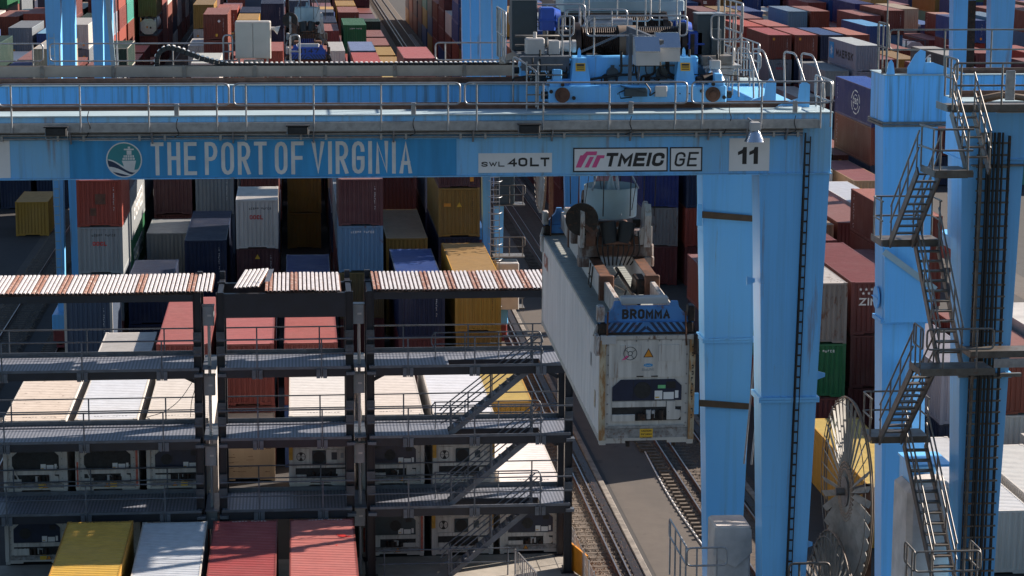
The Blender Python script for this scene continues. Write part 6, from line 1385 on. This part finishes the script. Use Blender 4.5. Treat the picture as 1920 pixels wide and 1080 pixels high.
def machine_end_b(t, X, Y, z, h, num):
    """white machinery end with a square fan and a round vent"""
    y = Y+.06; k = h/2.896; z -= .78
    e = part('machinery_end', MB().box(X-1.08, X+1.08, y, y+.04, z+.78+.3, z+.78+h-.1).bbox(X-1.0, X-.42, y-.04, y-.003, z+1.75*k, z+2.35*k, .01).bbox(X+.22, X+.98, y-.04, y-.003, z+1.75*k, z+2.3*k, .01), 'reefer', t)
    part('sill', MB().box(X-1.08, X-.6, Y+.02, y+.03, z+.84, z+.78+.3).box(X+.6, X+1.08, Y+.02, y+.03, z+.84, z+.78+.3).box(X-.596, X+.596, Y+.02, y+.03, z+.98, z+.78+.3).prism([(X-.6, z+.83), (X-.45, z+.83), (X-.4, z+.978), (X-.6, z+.978)], Y+.02, y).prism([(X+.6, z+.83), (X+.45, z+.83), (X+.4, z+.978), (X+.6, z+.978)], Y+.02, y), 'reefer', e)
    for sx in (-1, 1):
        part('corner_post', MB().box(X+sx*1.16-.075, X+sx*1.16+.075, Y-.012, Y+.15, z+1.9*k, z+.78+h-.12), 'yellowpost', e)
        part('corner_post', MB().box(X+sx*1.16-.075, X+sx*1.16+.075, Y-.012, Y+.15, z+.9, z+1.9*k-.004), 'reefer', e)
    text(num, X-.42, X+.4, z+2.52*k, z+2.62*k, y-.004, 'ink', e, .02)
    fan = part('fan_housing', MB().bbox(X-.32, X+.22, y-.07, y-.004, z+1.72*k, z+2.26*k, .02), 'cabinet', e)
    part('fan', MB().cyl((X-.05, y-.078, z+1.99*k), (X-.05, y-.071, z+1.99*k), .245, n=28), 'black', fan)
    mb = MB(); cx, cz = X-.76, z+2.02*k
    mb.tube([(cx+math.cos(a)*.17, y-.045, cz+math.sin(a)*.17) for a in [i*math.pi/14 for i in range(28)]], .012, 5, close=True)
    for a in (R(60), R(240)): mb.add([(cx, y-.044, cz)]+[(cx+math.cos(a+q)*.16, y-.044, cz+math.sin(a+q)*.16) for q in (0, .35, .7, 1.05)], [(0, 4, 3, 2, 1)])
    for a in (R(0), R(180)): mb.bar((cx, y-.045, cz), (cx+math.cos(a)*.17, y-.045, cz+math.sin(a)*.17), .02, .01)
    part('vent_ring', mb, 'ink', e)
    part('control_screen', MB().box(X+.44, X+.66, y-.05, y-.041, z+1.88*k, z+2.18*k), 'cabinet', e); part('label', MB().box(X+.8, X+.92, y-.045, y-.041, z+1.95*k, z+2.15*k), 'jbox', e)
    part('machine_bay', MB().box(X-.98, X+.98, y-.014, y-.004, z+1.14*k, z+1.55*k), 'darkbay', e)
    part('cross_strip', MB().box(X-1.0, X+1.0, y-.04, y-.004, z+1.56*k, z+1.7*k), 'reefer', e)
    r_ = random.Random(len(num)); mb = MB()
    for i in range(9): x = X-.4+r_.random()*1.1; q = r_.random()*.2; mb.cyl((x, y-.05, z+1.16*k), (x, y-.05, z+1.16*k+.1+q), .03+r_.random()*.06, n=10)
    part('compressor', mb, 'grease', e)
    part('battery_box', MB().bbox(X-.98, X-.55, y-.07, y-.016, z+1.14*k, z+1.3*k, .01), 'reefer', e); part('side_panel', MB().bbox(X+.62, X+.98, y-.06, y-.016, z+1.14*k, z+1.5*k, .01), 'reefer', e)
    return e
REEFGROUP = 'refrigerated containers plugged in at the rack'
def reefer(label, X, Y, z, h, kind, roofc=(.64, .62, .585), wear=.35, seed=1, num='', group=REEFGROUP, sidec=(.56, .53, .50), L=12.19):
    t = thing('refrigerated_container', label, 'reefer container', (X, Y, z), group)
    inst('frame', cmesh('frame', L, h), t, (0, 0, 0), (.52, .48, .43, min(1, wear+.4)))
    inst('roof', cmesh('reefer_roof', L, h), t, (0, 0, 0), (*roofc, wear)); inst('side_wall', cmesh('reefer_side_l', L, h), t, (0, 0, 0), (*sidec, wear)); inst('side_wall', cmesh('reefer_side_r', L, h), t, (0, 0, 0), (*sidec, wear))
    inst('door', cmesh('door', L, h), t, (0, 0, 0), (*sidec, wear))
    if kind == 'a': machine_end_a(t, X, Y, z, h, 'reefer', False, seed)
    elif kind == 'A': machine_end_a(t, X, Y, z, h, 'rustpost', True, seed)
    elif kind == 'b': machine_end_b(t, X, Y, z, h, num)
    e = inst('stencil_marks', mark_mesh('h', 'ink'), t, (-.5, .55, h-.012)); e.rotation_euler = (R(-90), 0, 0)
    return t
YR = 90.45; hz2 = 2.9
RX = [-11.55+W/2, -8.75+W/2, -6.02+W/2, None, -.42+W/2, 2.45+W/2, 5.22+W/2, 7.95+W/2]
low = ['white machinery end lowest at far left behind the mustard container', 'white machinery end hidden low behind the mustard container, second from left', 'white machinery end hidden low behind the bluish white container', None, 'white machinery end hidden low behind the pink container', 'lower of two dark panelled reefers left of the rack stair', 'lower reefer with square fan behind the bottom rack stair', 'low reefer with a white roof behind the right end of the rack']
up = ['stained cream roofed reefer at far left of the middle walkway', 'bluish white roofed reefer with red taped posts, second on the middle walkway', 'cream roofed reefer with loose cables, third on the middle walkway', None, 'bright roofed reefer with square fan right of the beige container end', 'upper of two dark panelled reefers left of the rack stair', 'upper reefer with square fan behind the middle rack stair', None]
kinds = ['a', 'a', 'a', None, 'b', 'a', 'b', 'a']
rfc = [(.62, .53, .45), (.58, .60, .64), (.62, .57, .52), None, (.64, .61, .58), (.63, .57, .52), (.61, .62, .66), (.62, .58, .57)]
for i in range(8):
    if RX[i] is None: continue
    reefer(low[i], RX[i], YR, .02, 2.896, kinds[i] if i != 4 else 'b', rfc[i], .45, i+1, 'MNBU 421 617 0')
    if up[i]: reefer(up[i], RX[i]+random.uniform(-.05, .05), YR-random.uniform(0, .15), 2.93, 2.896, kinds[i], rfc[i], (.8, .4, .45, 0, .35, .35, .3)[i], i+11 if i != 1 else 3, 'MNBU 380 207 3' if i == 4 else 'MNBU 421 612 0')
# the one in the spreader
XS, YS, ZS = 8.92, 58.5, 12.33; TILT = 2.3
rs_ = reefer('scuffed white refrigerated container hanging from the spreader of the nearest crane', XS, YS, ZS, 2.896, 'A', (.30, .32, .31), .4, 4, '', None, (.80, .72, .68), 13.72); rs_.rotation_euler.x = R(TILT); rs_.rotation_euler.z = R(.3)  # sides coloured lighter for bounced light, roof coloured darker for the trolley's shade
for q, (a, b_) in enumerate(((.5, 1.1), (1.5, 1.9))): part('side_label', MB().box(XS-W/2-.006, XS-W/2-.001, YS+.9+q*.9, YS+1.1+q*.9, ZS+a*.9+.3, ZS+b_+.1), 'rustpost' if q == 0 else 'jbox', rs_)
text('CAI', YS+13.2, YS+12.2, ZS+2.0, ZS+2.45, XS-W/2-.006, 'redstripe', rs_, .03, face='left')
part('twist_foot', MB().cyl((XS-.45, YS+.2, ZS-.1), (XS-.45, YS+.2, ZS+.04), .06, n=12).cyl((XS+.75, YS+.2, ZS-.1), (XS+.75, YS+.2, ZS+.04), .06, n=12), 'grease', rs_)
S1 = build_spreader('blue and white spreader with hazard stripes gripping the hanging refrigerated container', XS-.04, YS+6.86, ZS+2.896+6.86*math.sin(R(TILT)), 'BROMMA', half=6.72, tilt=TILT)
S2 = build_spreader('blue spreader with numbers on its front gripping a red brown container in the distance', .75, 140.6, 16.4, '8147', 'motor', True, 20.3)
cc = dict(blk='main', slot=0, row=0, tier=3, X=.75, Y=134.5, z=16.4-2.591, h=2.591, L=12.19, col='red brown', wear=.3, o=dict(label='red brown container lifted by the distant blue spreader', marks='v', dx=0), id=-1, px=999)
t = build_container(cc, False); decorate(cc, t); del t['group']

# ------------------------------------------------------------------ the rack beside the reefers
YF, YB = 87.8, 90.15
LV = [2.86, 5.66, 8.40]
def rack(label, X0, X1, roof_x0, roof_x1, fascia, stairs=False, n_post=2, tilt=False):
    t = thing('reefer_rack', label, 'reefer rack', ((X0+X1)/2, YF+1, 0), 'steel racks in front of the reefers')
    for x in (X0, X1):
        for y in (YF, YB):
            p = part('post', MB().box(x-.15, x-.13, y-.15, y+.15, 0, 11.25).box(x+.13, x+.15, y-.15, y+.15, 0, 11.25).box(x-.129, x+.129, y-.012, y+.012, 0, 11.25).box(x-.25, x+.25, y-.25, y+.25, 0, .04), 'dark', t)
            if y == YF:
                for z in LV:
                    for dz in (.46, 1.02): part('bolt_plate', MB().box(x-.16, x+.16, y-.175, y-.152, z+dz-.02, z+dz+.36).cyl((x-.09, y-.2, z+dz+.08), (x-.09, y-.17, z+dz+.08), .03, n=6).cyl((x+.09, y-.2, z+dz+.08), (x+.09, y-.17, z+dz+.08), .03, n=6).cyl((x-.09, y-.2, z+dz+.26), (x-.09, y-.17, z+dz+.26), .03, n=6).cyl((x+.09, y-.2, z+dz+.26), (x+.09, y-.17, z+dz+.26), .03, n=6), 'plate', p)
                    part('bracket', MB().box(x-.13, x+.2, y-.5, y-.152, z-.29, z-.18), 'rackgrey', p)
    a, b_ = X0-.05, X1+.05
    for i, z in enumerate(LV):
        part('cross_beam', MB().box(X0-.05, X1+.05, YF-.40, YF-.2, z-.36, z-.056).box(X0+.152, X1-.152, YB-.13, YB+.13, z-.3, z-.056), 'dark', t)
        d = MB()
        if stairs: d.box(a, X0+3.0, YF-.36, YB+.05, z-.05, z).box(X0+3.004, 9.25, YF+.72, YB+.05, z-.05, z).box(9.254, b_, YF-.36, YB+.05, z-.05, z).box(X0+3.004, 9.25, YF-.36, YF-.2, z-.05, z)
        else: d.box(a, b_, YF-.36, YB+.05, z-.05, z)
        part('deck', d, 'grating', t)
        if stairs: part('well_beam', MB().box(X0+3.0, 9.25, YF+.66, YF+.716, z-.34, z-.004).box(X0+3.004, 9.25, YF-.18, YF+.1, z-.3, z-.26), 'dark', t)
        part('deck_lip', MB().box(a, b_, YF-.43, YF-.402, z-.055, z+.045), 'rackgrey', t)
        part('toe_board', MB().box(a, b_, YB+.054, YB+.09, z-.1, z+.16), 'rackgrey', t)
        for y, h, m_ in ((YF-.44, 1.12, .58), (YB+.02, 1.05, .52)):
            mb = MB(); mb.tube([(X0-.1, y, z+h), (X1+.1, y, z+h)], .028); mb.tube([(X0-.1, y, z+h-m_+.02), (X1+.1, y, z+h-m_+.02)], .026)
            n = max(2, round((X1-X0)/2.55)); 
            for q in range(n):
                x = X0+(X1-X0)*(q+.5)/n+(.15 if y < YF else .1)
                mb.bar((x, y, z-.4 if y < YF else z-.1), (x, y, z+h-.02), .055, .03, (0, 1, 0))
                if y < YF: part('stanchion_plate', MB().box(x-.2, x-.05, y-.045, YF-.402, z-.40, z-.06).box(x+.05, x+.2, y-.045, YF-.402, z-.40, z-.06), 'rackgrey', t)
            part('handrail', mb, 'rackgrey', t)
    part('roof_beam', MB().box(X0+.152, X1-.152, YF-.13, YF+.13, 11.25-fascia, 11.22).box(X0+.152, X1-.152, YB-.13, YB+.13, 10.8, 11.22), 'dark', t)
    for x in (X0, X1): part('roof_arm', MB().box(x-.1, x+.1, YF+.16, YB+1.2, 10.98, 11.2).box(x-.1, x+.1, YB+1.0, YB+1.2, 11.202, 11.5), 'dark', t)
    # ribbed roof sheets of five ribs
    x = roof_x0; i = 0; pitch = .16; rr_ = random.Random(int(X0*7))
    while x < roof_x1-.4:
        nr = 6; mb = MB(); vs = []
        for q in range(nr):
            a_ = x+q*pitch
            for dx_, dz in ((0, 0), (.012, .05), (.098, .05), (.110, 0)): vs.append((a_+dx_, dz))
        vs.append((x+nr*pitch, 0)); n = len(vs); j = rr_.uniform(-.07, .05); hz_ = rr_.uniform(-.012, .02)
        V = [(a_, YF-.22+j, 11.30+dz+hz_) for a_, dz in vs]+[(a_, 91.35+j*.5, 11.36+dz+hz_*.5) for a_, dz in vs]
        V2 = [(v[0], v[1], v[2]-.006) for v in V]
        sm = [2 if q % 4 == 3 else 0 if (q % 24) > 7 else 1 for q in range(n-1)]  # valleys coloured dark for grime and for the shade between ribs
        if tilt and i == 0:
            V = [(v[0]-.2+(.35 if v[1] > 90 else 0), v[1], v[2]+.12+.06*(v[0]-x)) for v in V]; V2 = [(v[0], v[1], v[2]-.006) for v in V]; sm = [2 if q % 4 == 3 else 0 for q in range(n-1)]
        for q in range(n-1): mb.add([V[q], V[q+1], V[n+q+1], V[n+q], V2[q], V2[q+1], V2[n+q+1], V2[n+q]], [(0, 1, 2, 3), (7, 6, 5, 4), (0, 4, 5, 1), (2, 6, 7, 3)], sm[q])
        part('roof_sheet', mb, ['whiteroof', 'rustroof' if rr_.random() < .85 else 'whiteroof', 'rust'], t); x += nr*pitch; i += 1
    if tilt: part('loose_flap', MB().add([(roof_x0+.95, YF+.3, 11.6), (roof_x0+1.15, YF+.3, 11.62), (roof_x0+1.3, YF+1.2, 11.95), (roof_x0+1.1, YF+1.2, 11.93)], [(0, 1, 2, 3)]), 'galv', t)
    return t
m_, t_, p_ = nodes('grating_planks')
wv = t_.nodes.new('ShaderNodeTexWave'); wv.wave_type = 'BANDS'; wv.bands_direction = 'X'; wv.inputs['Scale'].default_value = 2.4; wv.inputs['Distortion'].default_value = 0
wy = t_.nodes.new('ShaderNodeTexWave'); wy.bands_direction = 'Y'; wy.inputs['Scale'].default_value = 1.3
tc = t_.nodes.new('ShaderNodeTexCoord'); t_.links.new(tc.outputs['Object'], wv.inputs[0]); t_.links.new(tc.outputs['Object'], wy.inputs[0])
c_ = mixc(t_, mul(t_, ramp(t_, wv.outputs[1], .25, .7), ramp(t_, wy.outputs[1], .1, .35, .55, 1)), c4((.12, .13, .16)), c4((.26, .275, .32))); t_.links.new(c_, p_.inputs['Base Color']); p_.inputs['Roughness'].default_value = .5; p_.inputs['Metallic'].default_value = .3
M['grating'] = m_
RK1 = rack('long left reefer rack with rusty ribbed roof over three walkway levels', -12.7, -3.8, -12.8, -3.55, .3)
RK2 = rack('middle reefer rack with a wide dark beam and a bent roof sheet', -2.93, 1.93, -2.2, 2.0, .95, tilt=True)
RK3 = rack('right reefer rack with zigzag stairs between its walkways', 2.72, 10.35, 2.85, 10.5, .3, stairs=True)
for rk, x, lab in ((RK1, -3.37, 1), (RK3, 2.3, 2)):
    for i, z in enumerate((2.4, 4.9, 7.65, 10.35)):
        jb = part('junction_box', MB().bbox(x-.24, x+.2, YF+.1, YF+.45, z-.38, z+.38, .02).box(x-.26, x+.22, YF+.08, YF+.47, z+.382, z+.4), 'jbox', rk)
        part('box_label', MB().box(x-.05, x+.1, YF+.09, YF+.098, z-.02, z+.05), 'lightgrey', jb)
        part('conduit', MB().tube([(x, YF+.25, z-.39), (x, YF+.25, z-2.3 if i else .05)], .06, 8), 'lightgrey' if i > 1 else 'jbox', jb)
for z in LV:
    part('gap_plate', MB().box(-3.62, -3.1, YF-.3, YB, z-.045, z-.005), 'rackgrey', RK1); part('gap_plate', MB().box(2.1, 2.54, YF-.3, YB, z-.045, z-.005), 'rackgrey', RK3)
for rk, pts in ((RK1, [(-3.95, 0), (-5.3, 0)]), (RK3, [(2.88, 0), (4.2, 0)]), (RK3, [(10.2, 0), (9.0, 0)])):
    for z in LV[1:]: part('knee_brace', MB().bar((pts[0][0], YB, z-1.1), (pts[1][0], YB, z-.4), .14, .14).box(min(pts[1][0], pts[1][0]+.4)-.2, pts[1][0]+.35, YB-.12, YB+.12, z-.44, z-.305), 'dark', rk)
for i, z in enumerate(LV):
    zb = (.03, LV[0], LV[1])[i]; xa, xb = 5.75, 9.0
    f = part('stair_flight', MB().bar((xa, YF-.1, zb-.02), (xb, YF-.1, z-.12), .05, .2).bar((xa, YF+.62, zb-.02), (xb, YF+.62, z-.12), .05, .2), 'rackgrey', RK3)
    n = 11
    for q in range(1, n): x = xa+(xb-xa)*q/n; zz = zb+(z-zb)*q/n; part('tread', MB().box(x-.13, x+.13, YF-.07, YF+.59, zz-.02, zz+.02), 'grating', f)
    for y in (YF-.1, YF+.62):
        mb = MB()
        for hh in (1.0, .55): mb.tube(fillet([(xa-.35, y, zb+hh*.75), (xa-.1, y, zb+hh), (xb+.15, y, z+hh)], .1), .026)
        for q in (.02, .5, .98): x = xa+(xb-xa)*q; zz = zb+(z-zb)*q; mb.bar((x, y, zz-.05), (x, y, zz+1.0), .05, .03, (0, 1, 0))
        part('stair_rail', mb, 'rackgrey', f)
    mb = MB()
    for zz in (1.05, .6): mb.tube(fillet([(5.2, YF+.8, z+zz), (9.3, YF+.8, z+zz), (9.45, YF+.8, z+zz-.45), (9.0, YF+.8, z+zz-.45)], .12), .026)
    for x in (5.25, 6.4, 7.7, 9.0): mb.tube([(x, YF+.8, z), (x, YF+.8, z+1.05)], .025)
    mb.tube(fillet([(5.25, YF+.8, z+1.05), (5.1, YF+.8, z+.9), (5.1, YF+.8, z+.6), (5.25, YF+.8, z+.45)], .1), .025)
    part('well_rail', mb, 'rackgrey', RK3)
mb = MB()
for z in (.55, 1.1): mb.tube([(3.0, YF-.2, z), (8.1, YF-.2, z)], .028)
for x in (3.2, 5.7, 8.0): mb.tube([(x, YF-.2, 0), (x, YF-.2, 1.1)], .028)
part('ground_rail', mb, 'rackgrey', RK3)
tag(part('loose_lead', MB().tube(fillet([(-5.95, YR+.2, 5.83), (-5.2, YR-.1, 6.1), (-4.6, YR-.2, 6.6), (-4.15, YB, 7.3)], .5, 5), .014, 5).tube(fillet([(-4.25, YR+.1, 5.83), (-4.2, YR-.1, 6.5), (-4.05, YB, 7.0)], .3, 5), .014, 5), 'black'), 'black power lead sagging across the cream reefer roof to the rack post', 'power lead')

# ------------------------------------------------------------------ fence and barrier beside the rack end
t = thing('steel_fence', 'low grey railing panel with upright bars standing on the concrete apron', 'fence', (8.6, 86, 0))
mb = MB()
for z in (.12, 1.15): mb.bar((8.25, 87.2, z), (8.75, 84.0, z), .05, .05)
part('fence_rail', mb, 'galv', t)
for i in range(12):
    q = i/11; part('bar', MB().tube([(8.25+.5*q, 87.2-3.2*q, .1), (8.25+.5*q, 87.2-3.2*q, 1.15)], .02 if i % 4 else .035, 6), 'galv', t)
t = thing('mesh_fence', 'grey wire fence running beside the gravel at the rack corner', 'fence', (10.9, 86, 0))
for i in range(7): part('fence_post', MB().tube([(10.75+.02*i, 92.0-1.4*i, 0), (10.75+.02*i, 92.0-1.4*i, 1.3)], .025, 6), 'galv', t)
mb = MB()
for i in range(60): y = 92-i*.15; mb.tube([(10.75+.0022*i, y, .05), (10.75+.0022*i, y, 1.2)], .006, 4)
for z in (.06, .4, .8, 1.2): mb.tube([(10.75, 92, z), (10.88, 83.2, z)], .008, 4)
part('wire_mesh', mb, 'galv', t)
t = thing('barrier', 'orange plastic barrier leaning beside the rack corner post', 'barrier', (10.6, 87, 0))
part('board', MB().add([(10.35, 88.5, .05), (10.95, 86.6, .05), (10.95, 86.6, 1.0), (10.35, 88.5, 1.15), (10.42, 88.53, .05), (11.02, 86.63, .05), (11.02, 86.63, 1.0), (10.42, 88.53, 1.15)], [(0, 1, 2, 3), (7, 6, 5, 4), (3, 2, 6, 7), (0, 3, 7, 4), (1, 5, 6, 2)]), 'orange', t)
part('foot', MB().bbox(10.3, 10.5, 88.2, 88.8, .012, .06, .01).bbox(10.9, 11.1, 86.3, 86.9, .012, .06, .01), 'rust', t)
